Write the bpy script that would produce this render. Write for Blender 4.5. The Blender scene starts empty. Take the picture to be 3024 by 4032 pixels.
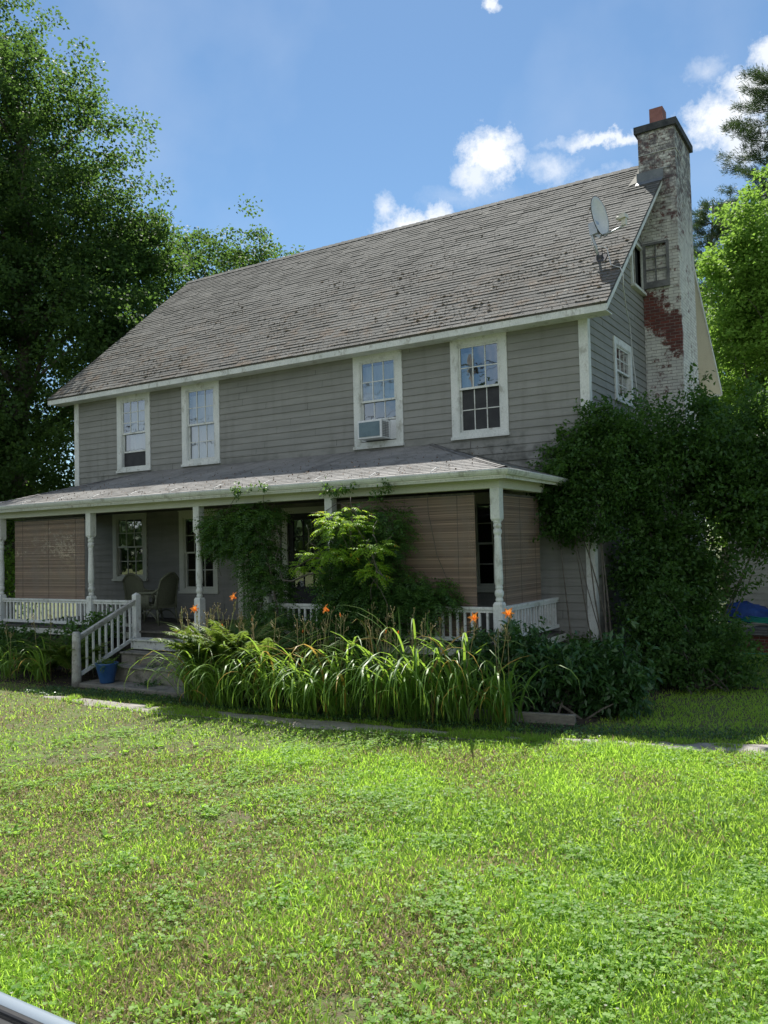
import bpy, math, random
import numpy as np
from mathutils import Matrix, Vector
R = math.radians
S = bpy.context.scene
COL = S.collection
rng = np.random.default_rng(7)
random.seed(7)

# ------------------------------------------------------------------ camera
def make_camera():
    yaw, pitch, roll = R(-31.876), R(2.409), R(-1.358)
    fw = Vector((math.sin(yaw)*math.cos(pitch), math.cos(yaw)*math.cos(pitch), math.sin(pitch)))
    rt = Vector((math.cos(yaw), -math.sin(yaw), 0)); up = rt.cross(fw)
    rt2 = rt*math.cos(roll)+up*math.sin(roll); up2 = -rt*math.sin(roll)+up*math.cos(roll)
    cam = bpy.data.cameras.new("camera"); o = bpy.data.objects.new("camera", cam); COL.objects.link(o)
    m = Matrix((rt2, up2, -fw)).transposed().to_4x4()
    m.translation = Vector((4.698, -14.503, 1.84))
    o.matrix_world = m
    cam.sensor_fit = 'HORIZONTAL'; cam.sensor_width = 36; cam.lens = 3309.85/3024*36
    cam.clip_start = 0.05; cam.clip_end = 5000
    S.camera = o
make_camera()
S.render.resolution_x = 768; S.render.resolution_y = 1024
S.view_settings.view_transform = 'Standard'; S.view_settings.look = 'None'
S.view_settings.exposure = 0.82; S.view_settings.gamma = 1

# ------------------------------------------------------------------ sun and sky
SUN = Vector((-0.33, 0.56, 1.0)).normalized()
EL = math.asin(SUN.z); AZ = math.atan2(SUN.x, SUN.y)
sl = bpy.data.lights.new("sun", 'SUN'); sl.energy = 5.0; sl.angle = R(0.55); sl.color = (1.0, 0.955, 0.88)
so = bpy.data.objects.new("sun", sl); COL.objects.link(so)
so.rotation_euler = (-SUN).to_track_quat('-Z', 'Y').to_euler(); so.location = (0, 0, 30)

def world():
    w = bpy.data.worlds.new("World"); S.world = w; w.use_nodes = True
    nt = w.node_tree; N = nt.nodes; L = nt.links; N.clear()
    out = N.new('ShaderNodeOutputWorld'); bg = N.new('ShaderNodeBackground'); bg.inputs[1].default_value = 0.070
    sky = N.new('ShaderNodeTexSky'); sky.sky_type = 'NISHITA'; sky.sun_disc = False
    sky.sun_elevation = EL; sky.sun_rotation = AZ % (2*math.pi)
    sky.air_density = 1.0; sky.dust_density = 0.15; sky.ozone_density = 3.0; sky.altitude = 100
    tc = N.new('ShaderNodeTexCoord')
    def vm(op, a, b=None):
        n = N.new('ShaderNodeVectorMath'); n.operation = op
        for i, x in enumerate((a, b)):
            if x is None: continue
            if isinstance(x, tuple): n.inputs[i].default_value = x
            else: L.new(x, n.inputs[i])
        return n
    def mt(op, a, b=None, clamp=False):
        n = N.new('ShaderNodeMath'); n.operation = op; n.use_clamp = clamp
        for i, x in enumerate((a, b)):
            if x is None: continue
            if isinstance(x, (int, float)): n.inputs[i].default_value = x
            else: L.new(x, n.inputs[i])
        return n.outputs[0]
    d = vm('NORMALIZE', tc.outputs['Generated']).outputs[0]
    # warped direction gives ragged cloud edges
    nz = N.new('ShaderNodeTexNoise'); nz.inputs['Scale'].default_value = 30; nz.inputs['Detail'].default_value = 9; nz.inputs['Roughness'].default_value = 0.66
    L.new(d, nz.inputs['Vector'])
    wv = vm('SCALE', vm('SUBTRACT', nz.outputs['Color'], (0.5, 0.5, 0.5)).outputs[0]); wv.inputs['Scale'].default_value = 0.040
    dw = vm('ADD', d, wv.outputs[0]).outputs[0]
    clouds = [((-.368, .829, .421), .040, .034, 1.0), ((-.385, .825, .405), .030, .030, .8), ((-.311, .858, .405), .038, .018, .62),
              ((-.253, .87, .424), .062, .008, .85), ((-.448, .814, .352), .066, .028, 1.0), ((-.430, .82, .362), .03, .02, .9), ((-.481, .789, .376), .020, .022, .7),
              ((-.145, .893, .425), .040, .030, .95), ((-.112, .893, .440), .036, .034, 1.0), ((-.12, .9, .400), .04, .035, .85), ((-.09, .875, .462), .030, .022, .9), ((-.150, .872, .467), .026, .014, .5),
              ((-.254, .884, .388), .055, .014, .5), ((-.285, .865, .43), .05, .007, .5), ((-.333, .767, .548), .012, .007, .9), ((-.40, .83, .385), .07, .016, .35)]
    e1 = N.new('ShaderNodeTexNoise'); e1.inputs['Scale'].default_value = 46; e1.inputs['Detail'].default_value = 10; e1.inputs['Roughness'].default_value = .7
    L.new(d, e1.inputs['Vector'])
    ero = mt('MULTIPLY', mt('SUBTRACT', e1.outputs['Fac'], .42, True), 1.5)
    acc = None
    for c, a, b, s in clouds:
        v = Vector(c).normalized()
        df = vm('SUBTRACT', dw, tuple(v)).outputs[0]
        sc = vm('MULTIPLY', df, (1/a, 1/a, 1/b)).outputs[0]
        ln = vm('LENGTH', sc).outputs['Value']
        m = mt('MULTIPLY', mt('SUBTRACT', mt('SUBTRACT', 1.12, ln), ero), s*1.7, True)
        m = mt('MULTIPLY', m, s)
        acc = m if acc is None else mt('MAXIMUM', acc, m)
    # broken cloud in the part of the sky behind the camera
    n2 = N.new('ShaderNodeTexNoise'); n2.inputs['Scale'].default_value = 3.2; n2.inputs['Detail'].default_value = 7
    L.new(d, n2.inputs['Vector'])
    sx = N.new('ShaderNodeSeparateXYZ'); L.new(d, sx.inputs[0])
    back = mt('MULTIPLY', mt('SUBTRACT', mt('MULTIPLY', sx.outputs[1], -1), 0.15, True), 4, True)
    m2 = mt('MULTIPLY', mt('MULTIPLY', mt('SUBTRACT', n2.outputs['Fac'], 0.38, True), 7, True), back)
    acc = mt('MAXIMUM', acc, mt('MULTIPLY', m2, .9))
    # thin high veil
    n3 = N.new('ShaderNodeTexNoise'); n3.inputs['Scale'].default_value = 6; n3.inputs['Detail'].default_value = 6
    L.new(d, n3.inputs['Vector'])
    acc = mt('MAXIMUM', acc, mt('MULTIPLY', mt('SUBTRACT', n3.outputs['Fac'], .48, True), .38, True))
    tint = N.new('ShaderNodeMix'); tint.data_type = 'RGBA'; tint.blend_type = 'MULTIPLY'; tint.inputs[0].default_value = 1
    tint.inputs[7].default_value = (.90, 1.04, 1.05, 1); L.new(sky.outputs[0], tint.inputs[6])
    mix = N.new('ShaderNodeMix'); mix.data_type = 'RGBA'; mix.inputs[7].default_value = (8.4, 8.7, 9.1, 1)
    L.new(acc, mix.inputs[0]); L.new(tint.outputs[2], mix.inputs[6])
    L.new(mix.outputs[2], bg.inputs[0]); L.new(bg.outputs[0], out.inputs[0])
world()

# ------------------------------------------------------------------ materials
def newmat(name):
    m = bpy.data.materials.new(name); m.use_nodes = True
    nt = m.node_tree; nt.nodes.clear()
    o = nt.nodes.new('ShaderNodeOutputMaterial'); p = nt.nodes.new('ShaderNodeBsdfPrincipled')
    nt.links.new(p.outputs[0], o.inputs[0])
    return m, nt, p, o
def node(nt, t, **k):
    n = nt.nodes.new(t)
    for a, b in k.items(): setattr(n, a, b)
    return n
def noise(nt, vec, scale, detail=5, rough=.6):
    n = node(nt, 'ShaderNodeTexNoise'); n.inputs['Scale'].default_value = scale; n.inputs['Detail'].default_value = detail
    n.inputs['Roughness'].default_value = rough
    if vec is not None: nt.links.new(vec, n.inputs['Vector'])
    return n.outputs['Fac']
def ramp(nt, fac, a, b):
    n = node(nt, 'ShaderNodeMapRange'); n.inputs[1].default_value = a; n.inputs[2].default_value = b
    n.interpolation_type = 'SMOOTHSTEP'
    nt.links.new(fac, n.inputs[0]); return n.outputs[0]
def mixc(nt, f, a, b, blend='MIX'):
    n = node(nt, 'ShaderNodeMix', data_type='RGBA', blend_type=blend)
    for i, x in ((0, f), (6, a), (7, b)):
        if isinstance(x, (int, float)): n.inputs[i].default_value = x
        elif isinstance(x, tuple): n.inputs[i].default_value = (*x, 1) if len(x) == 3 else x
        else: nt.links.new(x, n.inputs[i])
    return n.outputs[2]
def math_(nt, op, a, b=0.0, clamp=False):
    n = node(nt, 'ShaderNodeMath', operation=op, use_clamp=clamp)
    for i, x in enumerate((a, b)):
        if isinstance(x, (int, float)): n.inputs[i].default_value = x
        else: nt.links.new(x, n.inputs[i])
    return n.outputs[0]
def wpos(nt, scale=(1, 1, 1)):
    g = node(nt, 'ShaderNodeNewGeometry'); v = node(nt, 'ShaderNodeVectorMath', operation='MULTIPLY')
    nt.links.new(g.outputs['Position'], v.inputs[0]); v.inputs[1].default_value = scale
    return v.outputs[0]
def bump(nt, p, h, dist=.01, strength=.5):
    b = node(nt, 'ShaderNodeBump'); b.inputs['Distance'].default_value = dist; b.inputs['Strength'].default_value = strength
    nt.links.new(h, b.inputs['Height']); nt.links.new(b.outputs[0], p.inputs['Normal'])
def M(name, c1, c2, scale=3, rough=.7, stretch=(1, 1, 1), bd=.004, metal=0, spec=.35, fine=60, dirt=None, lo=.35, hi=.65):
    m, nt, p, o = newmat(name); v = wpos(nt, stretch)
    f = ramp(nt, noise(nt, v, scale), lo, hi)
    c = mixc(nt, f, c1, c2)
    f2 = noise(nt, v, fine, 3)
    c = mixc(nt, math_(nt, 'MULTIPLY', ramp(nt, f2, .35, .75), .35), c, tuple(x*.55 for x in c1))
    if dirt:
        c = mixc(nt, math_(nt, 'MULTIPLY', ramp(nt, noise(nt, v, dirt[1], 8, .7), dirt[2], dirt[2]+.15), dirt[3]), c, dirt[0])
    nt.links.new(c, p.inputs['Base Color']); p.inputs['Roughness'].default_value = rough
    p.inputs['Metallic'].default_value = metal; p.inputs['Specular IOR Level'].default_value = spec
    if bd: bump(nt, p, f2, bd, .6)
    return m
def leafmat(name, c1, c2, trans, tf=.42, rough=.42, c3=None, spec=.4):
    m, nt, p, o = newmat(name)
    a = node(nt, 'ShaderNodeAttribute', attribute_name='tint')
    c = mixc(nt, ramp(nt, a.outputs['Fac'], 0, .85), c1, c2)
    t = mixc(nt, ramp(nt, a.outputs['Fac'], 0, .85), tuple(x*.8 for x in trans), trans)
    if c3:
        k = ramp(nt, a.outputs['Fac'], .93, .97); c = mixc(nt, k, c, c3); t = mixc(nt, k, t, tuple(x*1.3 for x in c3))
    nt.links.new(c, p.inputs['Base Color']); p.inputs['Roughness'].default_value = rough
    p.inputs['Specular IOR Level'].default_value = spec
    tr = node(nt, 'ShaderNodeBsdfTranslucent'); nt.links.new(t, tr.inputs[0])
    mx = node(nt, 'ShaderNodeMixShader'); mx.inputs[0].default_value = tf
    nt.links.new(p.outputs[0], mx.inputs[1]); nt.links.new(tr.outputs[0], mx.inputs[2]); nt.links.new(mx.outputs[0], o.inputs[0])
    return m

MAT = {}
def siding_mat():
    m, nt, p, o = newmat('grey_clapboard'); v = wpos(nt, (.6, .6, 5))
    f = ramp(nt, noise(nt, v, 1.2, 6), .3, .7)
    c = mixc(nt, f, (.215, .218, .200), (.268, .270, .250))
    v2 = wpos(nt, (4, 4, .5))
    c = mixc(nt, math_(nt, 'MULTIPLY', ramp(nt, noise(nt, v2, 1.1, 6, .6), .48, .78), .42), c, (.14, .135, .12))
    vb = wpos(nt, (1, 1, 1)); sx = node(nt, 'ShaderNodeSeparateXYZ'); nt.links.new(vb, sx.inputs[0])
    # mildew staining just above the porch roof line
    low = math_(nt, 'MULTIPLY', ramp(nt, sx.outputs[2], 4.15, 3.6), ramp(nt, sx.outputs[2], 2.6, 3.1))
    c = mixc(nt, math_(nt, 'MULTIPLY', math_(nt, 'MULTIPLY', low, ramp(nt, noise(nt, vb, 3, 7), .42, .66)), .8), c, (.075, .078, .068))
    nt.links.new(c, p.inputs['Base Color']); p.inputs['Roughness'].default_value = .75; p.inputs['Specular IOR Level'].default_value = .25
    bump(nt, p, noise(nt, wpos(nt, (2, 2, 60)), 3, 4), .004, .5)
    return m
MAT['siding'] = siding_mat()
MAT['trim'] = M('white_trim_paint', (.60, .63, .605), (.70, .72, .69), 3, .6, (1, 1, .6), .003, fine=50, dirt=((.24, .235, .19), 5, .52, .6))
MAT['cream'] = M('cream_soffit_paint', (.62, .60, .52), (.66, .64, .56), 2, .6, dirt=((.3, .28, .22), 3, .6, .4))
MAT['beam'] = M('aged_cream_paint', (.56, .58, .50), (.62, .64, .56), 2, .6, (.5, .5, 2), dirt=((.25, .26, .17), 3, .58, .5))
MAT['weathered'] = M('weathered_wood', (.33, .32, .28), (.50, .50, .46), 6, .8, (1, 1, 1), .006, dirt=((.14, .13, .11), 14, .52, .8))
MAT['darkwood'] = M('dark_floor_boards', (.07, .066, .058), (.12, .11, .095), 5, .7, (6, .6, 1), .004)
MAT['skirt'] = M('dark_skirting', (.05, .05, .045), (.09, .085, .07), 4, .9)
MAT['concrete'] = M('mossy_concrete', (.17, .16, .135), (.24, .225, .19), 4, .9, bd=.008, dirt=((.05, .06, .035), 5, .5, .8))
MAT['timber'] = M('old_timber', (.16, .15, .12), (.24, .225, .18), 8, .85, (1, 1, 3), .006)
MAT['metal'] = M('galvanised_metal', (.40, .43, .46), (.5, .53, .56), 8, .45, metal=.5, bd=0)
MAT['dish'] = M('grey_dish_paint', (.62, .63, .63), (.68, .69, .69), 5, .5, bd=0)
MAT['darkmetal'] = M('dark_metal', (.05, .055, .06), (.09, .09, .1), 8, .85, bd=0, spec=.1)
MAT['oldwood_grey'] = M('grey_old_sash', (.12, .125, .13), (.2, .205, .21), 6, .8, (1, 1, 1), .006)
MAT['lnb'] = M('cream_plastic', (.6, .58, .5), (.65, .63, .56), 8, .45, bd=0)
MAT['cable'] = M('white_cable', (.55, .56, .55), (.62, .62, .6), 8, .5, bd=0)
MAT['bark'] = M('bark', (.10, .085, .068), (.17, .15, .125), 6, .9, (3, 3, .6), .03)
MAT['twig'] = M('grey_twig', (.085, .075, .06), (.15, .135, .11), 9, .8, bd=.002)
MAT['soil'] = M('garden_soil', (.035, .028, .02), (.07, .055, .04), 5, .95, bd=.03)
MAT['lead'] = M('grey_flashing', (.12, .14, .16), (.17, .19, .21), 4, .55, dirt=((.5, .5, .46), 4, .66, .5))
MAT['clay'] = M('clay_flue', (.22, .10, .085), (.30, .14, .12), 6, .8)
MAT['blue_pot'] = M('blue_glaze', (.02, .065, .19), (.03, .095, .24), 3, .3, spec=.5, bd=0)
MAT['tarp'] = M('blue_tarp', (.012, .04, .18), (.02, .07, .27), 3, .45, bd=.02, fine=8)
MAT['hose'] = M('green_hose', (.02, .30, .20), (.03, .38, .26), 5, .35, bd=0)
MAT['stone'] = M('bluestone_slab', (.12, .125, .135), (.2, .205, .22), 5, .8, bd=.01)
MAT['wicker'] = M('green_grey_wicker', (.11, .12, .08), (.16, .175, .12), 30, .7, (1, 1, 3), .01, fine=90)
MAT['rubber'] = M('black_rubber', (.012, .012, .013), (.02, .02, .02), 9, .5, bd=0)
MAT['acbody'] = M('white_plastic', (.66, .69, .70), (.72, .74, .75), 4, .4, bd=0)
MAT['acgrille'] = M('grey_louvre', (.22, .23, .24), (.3, .3, .31), 8, .5, bd=0)
MAT['acpanel'] = M('teal_grey_panel', (.10, .16, .19), (.13, .2, .23), 4, .35, bd=0, spec=.5)
MAT['curtain'] = M('pale_curtain', (.62, .66, .72), (.72, .75, .8), 2, .9, (6, 6, .3), .01)
MAT['interior'] = M('dark_room', (.018, .018, .02), (.03, .03, .03), 2, .9, bd=0)
MAT['screen'] = M('insect_screen', (.03, .032, .036), (.045, .047, .05), 5, .7, bd=0)
MAT['debris'] = M('dead_leaf_litter', (.16, .085, .035), (.09, .065, .04), 14, .9, bd=0)
MAT['moss'] = M('roof_moss', (.10, .09, .06), (.16, .12, .08), 14, .95, bd=.01)
MAT['path'] = M('worn_asphalt_path', (.23, .215, .195), (.33, .31, .285), 4, .9, bd=.012, fine=90, dirt=((.12, .11, .08), 6, .55, .7))
MAT['orange'] = leafmat('orange_petal', (.9, .26, .04), (.95, .36, .07), (.95, .32, .05), .45)
MAT['stalk'] = leafmat('flower_stalk', (.26, .32, .09), (.32, .24, .11), (.2, .25, .06), .2)

def carpaint():
    m, nt, p, o = newmat('silver_blue_car_paint')
    p.inputs['Metallic'].default_value = .1
    p.inputs['Roughness'].default_value = .55; p.inputs['Coat Weight'].default_value = .15; p.inputs['Coat Roughness'].default_value = .15
    nt.links.new(mixc(nt, noise(nt, wpos(nt), 8), (.16, .20, .24), (.20, .245, .285)), p.inputs['Base Color'])
    return m
MAT['car'] = carpaint()
def glass_mat():
    m, nt, p, o = newmat('window_glass')
    nt.nodes.remove(p)
    t = node(nt, 'ShaderNodeBsdfTransparent'); t.inputs[0].default_value = (.80, .86, .86, 1)
    g = node(nt, 'ShaderNodeBsdfGlossy'); g.inputs['Roughness'].default_value = .015; g.inputs[0].default_value = (.95, .97, 1, 1)
    fr = node(nt, 'ShaderNodeFresnel'); fr.inputs[0].default_value = 1.75
    f = math_(nt, 'ADD', math_(nt, 'MULTIPLY', fr.outputs[0], 1.8), .12, True)
    b = node(nt, 'ShaderNodeBump'); b.inputs['Strength'].default_value = .10; b.inputs['Distance'].default_value = .02
    nt.links.new(noise(nt, wpos(nt), 2.2, 2), b.inputs['Height']); nt.links.new(b.outputs[0], g.inputs['Normal'])
    mx = node(nt, 'ShaderNodeMixShader'); nt.links.new(f, mx.inputs[0]); nt.links.new(t.outputs[0], mx.inputs[1]); nt.links.new(g.outputs[0], mx.inputs[2])
    nt.links.new(mx.outputs[0], o.inputs[0]); return m
MAT['glass'] = glass_mat()

def roof_mat(name, base1, base2, moss=1.0):
    m, nt, p, o = newmat(name); v = wpos(nt)
    a = node(nt, 'ShaderNodeAttribute', attribute_name='tint')
    c = mixc(nt, a.outputs['Fac'], base1, base2)
    c = mixc(nt, math_(nt, 'MULTIPLY', ramp(nt, noise(nt, v, .55, 6, .65), .42, .62), .55), c, tuple(x*1.35 for x in base2))
    st = wpos(nt, (2.5, .25, .25))
    c = mixc(nt, math_(nt, 'MULTIPLY', ramp(nt, noise(nt, st, 1.4, 5), .5, .72), .45), c, tuple(x*.55 for x in base1))
    if moss:
        sx = node(nt, 'ShaderNodeSeparateXYZ'); nt.links.new(v, sx.inputs[0])
        low = ramp(nt, sx.outputs[2], 9.0, 6.4)
        k = math_(nt, 'MULTIPLY', math_(nt, 'MULTIPLY', ramp(nt, noise(nt, v, 2.1, 9, .78), .48, .62), low), .5*moss)
        c = mixc(nt, k, c, (.15, .10, .06))
        k2 = math_(nt, 'MULTIPLY', ramp(nt, noise(nt, v, 9, 6, .7), .60, .68), .75*moss)
        c = mixc(nt, k2, c, (.42, .40, .34))
    nt.links.new(c, p.inputs['Base Color']); p.inputs['Roughness'].default_value = .9; p.inputs['Specular IOR Level'].default_value = .2
    bump(nt, p, noise(nt, v, 45, 5, .7), .02, .8)
    return m
MAT['roof'] = roof_mat('weathered_shingles', (.096, .098, .091), (.120, .121, .113))
MAT['proof'] = roof_mat('porch_shingles', (.19, .187, .178), (.26, .255, .245), .2)

def brick_mat(name, paint, worn=True):
    m, nt, p, o = newmat(name)
    g = node(nt, 'ShaderNodeNewGeometry'); s = node(nt, 'ShaderNodeSeparateXYZ'); nt.links.new(g.outputs['Position'], s.inputs[0])
    u = math_(nt, 'ADD', s.outputs[0], s.outputs[1]); cmb = node(nt, 'ShaderNodeCombineXYZ')
    nt.links.new(u, cmb.inputs[0]); nt.links.new(s.outputs[2], cmb.inputs[1])
    b = node(nt, 'ShaderNodeTexBrick'); nt.links.new(cmb.outputs[0], b.inputs['Vector'])
    b.inputs['Scale'].default_value = 1; b.inputs['Brick Width'].default_value = .205; b.inputs['Row Height'].default_value = .0685
    b.inputs['Mortar Size'].default_value = .006; b.inputs['Mortar Smooth'].default_value = .25; b.offset = .5
    b.inputs['Color1'].default_value = (.17, .045, .033, 1); b.inputs['Color2'].default_value = (.10, .035, .03, 1); b.inputs['Mortar'].default_value = (.22, .20, .18, 1)
    v = g.outputs['Position']
    c = b.outputs['Color']
    c = mixc(nt, math_(nt, 'MULTIPLY', ramp(nt, noise(nt, v, 14, 5), .4, .7), .4), c, (.06, .04, .04))
    if paint:
        # thin old paint: whitewash keeps the joints darker
        pc = mixc(nt, ramp(nt, noise(nt, v, 5, 6), .3, .7), (.64, .65, .60), (.48, .49, .46))
        pc = mixc(nt, math_(nt, 'MULTIPLY', b.outputs['Fac'], .6), pc, (.16, .15, .14))
        # bare red band on the face above the shrub, soot near the top
        band = math_(nt, 'SUBTRACT', 1.0, math_(nt, 'ABSOLUTE', math_(nt, 'MULTIPLY', math_(nt, 'SUBTRACT', math_(nt, 'SUBTRACT', s.outputs[2], 6.65), math_(nt, 'MULTIPLY', math_(nt, 'SUBTRACT', .3, s.outputs[0]), .9)), 1.55)), True)
        front = ramp(nt, s.outputs[1], 4.1, 4.0)
        band = math_(nt, 'MULTIPLY', band, front)
        nn = noise(nt, v, 7.5, 10, .80)
        b2 = node(nt, 'ShaderNodeTexBrick'); nt.links.new(cmb.outputs[0], b2.inputs['Vector']); b2.offset = .5
        b2.inputs['Scale'].default_value = 1; b2.inputs['Brick Width'].default_value = .205; b2.inputs['Row Height'].default_value = .0685
        b2.inputs['Mortar Size'].default_value = 0; b2.inputs['Color1'].default_value = (0, 0, 0, 1); b2.inputs['Color2'].default_value = (1, 1, 1, 1)
        nn = math_(nt, 'ADD', nn, math_(nt, 'MULTIPLY', math_(nt, 'SUBTRACT', b2.outputs['Color'], .5), .11))
        n2 = noise(nt, v, 1.3, 3, .5)
        topd = ramp(nt, s.outputs[2], 7.6, 10.6)
        k = math_(nt, 'ADD', math_(nt, 'ADD', nn, math_(nt, 'MULTIPLY', band, .38)), math_(nt, 'ADD', math_(nt, 'MULTIPLY', topd, .055), math_(nt, 'MULTIPLY', math_(nt, 'SUBTRACT', n2, .5), .35)))
        k = math_(nt, 'MULTIPLY', math_(nt, 'SUBTRACT', k, .550), 11, True)
        c = mixc(nt, k, pc, c)
        soot = math_(nt, 'MULTIPLY', math_(nt, 'MULTIPLY', ramp(nt, s.outputs[2], 7.6, 10.2), ramp(nt, noise(nt, v, 6, 8, .75), .38, .58)), .85)
        c = mixc(nt, soot, c, (.075, .07, .078))
    h = math_(nt, 'SUBTRACT', noise(nt, v, 30, 4), b.outputs['Fac'])
    nt.links.new(c, p.inputs['Base Color']); p.inputs['Roughness'].default_value = .88
    bump(nt, p, h, .012, .8); return m
MAT['chimney'] = brick_mat('peeling_painted_brick', True)
MAT['brick'] = brick_mat('red_brick', False)
def blind_mat():
    m, nt, p, o = newmat('bamboo_blind'); v = wpos(nt, (.4, .4, 60))
    a = node(nt, 'ShaderNodeAttribute', attribute_name='tint')
    c = mixc(nt, a.outputs['Fac'], (.115, .082, .06), (.30, .215, .155))
    c = mixc(nt, math_(nt, 'MULTIPLY', ramp(nt, noise(nt, wpos(nt, (1, 1, 1)), 2.5, 5), .4, .7), .5), c, (.18, .15, .125))
    nt.links.new(c, p.inputs['Base Color']); p.inputs['Roughness'].default_value = .7
    return m
MAT['blind'] = blind_mat()
def ground_mat():
    m, nt, p, o = newmat('lawn_ground'); v = wpos(nt)
    c = mixc(nt, ramp(nt, noise(nt, v, .9, 6), .35, .65), (.075, .095, .025), (.10, .15, .03))
    c = mixc(nt, ramp(nt, noise(nt, v, 11, 6, .75), .45, .62), c, (.11, .085, .055))
    nt.links.new(c, p.inputs['Base Color']); p.inputs['Roughness'].default_value = .95
    bump(nt, p, noise(nt, v, 30, 6), .04, .8); return m
MAT['ground'] = ground_mat()
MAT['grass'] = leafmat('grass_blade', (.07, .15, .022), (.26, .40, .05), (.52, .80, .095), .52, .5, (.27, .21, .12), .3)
MAT['clover'] = leafmat('clover_leaf', (.09, .20, .03), (.22, .36, .07), (.44, .74, .08), .5, .5, (.6, .6, .5), .3)
MAT['maple'] = leafmat('maple_leaf', (.028, .058, .020), (.060, .112, .034), (.155, .285, .05), .42, .6, spec=.12)
MAT['yellowgreen'] = leafmat('light_maple_leaf', (.09, .18, .025), (.14, .25, .045), (.31, .52, .075), .46, .6, spec=.15)
MAT['pine'] = leafmat('pine_needle', (.03, .06, .022), (.065, .105, .035), (.08, .14, .03), .25, .5)
MAT['lilac'] = leafmat('shrub_leaf', (.03, .075, .022), (.065, .135, .032), (.16, .32, .04), .38, .5, spec=.25)
MAT['wisteria'] = leafmat('wisteria_leaf', (.035, .09, .025), (.08, .17, .035), (.20, .38, .04), .4, .4, (.4, .3, .04))
MAT['fern'] = leafmat('fern_frond', (.05, .12, .025), (.12, .20, .035), (.26, .38, .05), .42, .5, (.25, .16, .05))
MAT['lily'] = leafmat('daylily_leaf', (.07, .15, .03), (.14, .25, .045), (.38, .60, .07), .42, .42, (.48, .32, .07), .35)
MAT['wisteria_sunlit'] = leafmat('sunlit_wisteria_leaf', (.12, .24, .03), (.2, .34, .04), (.46, .68, .05), .5, .5, (.6, .42, .05), .2)  # brighter copy of the wisteria leaf, sunlight put into its colour
MAT['peony'] = leafmat('peony_leaf', (.03, .085, .028), (.06, .135, .04), (.13, .26, .04), .3, .38, spec=.5)

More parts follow.
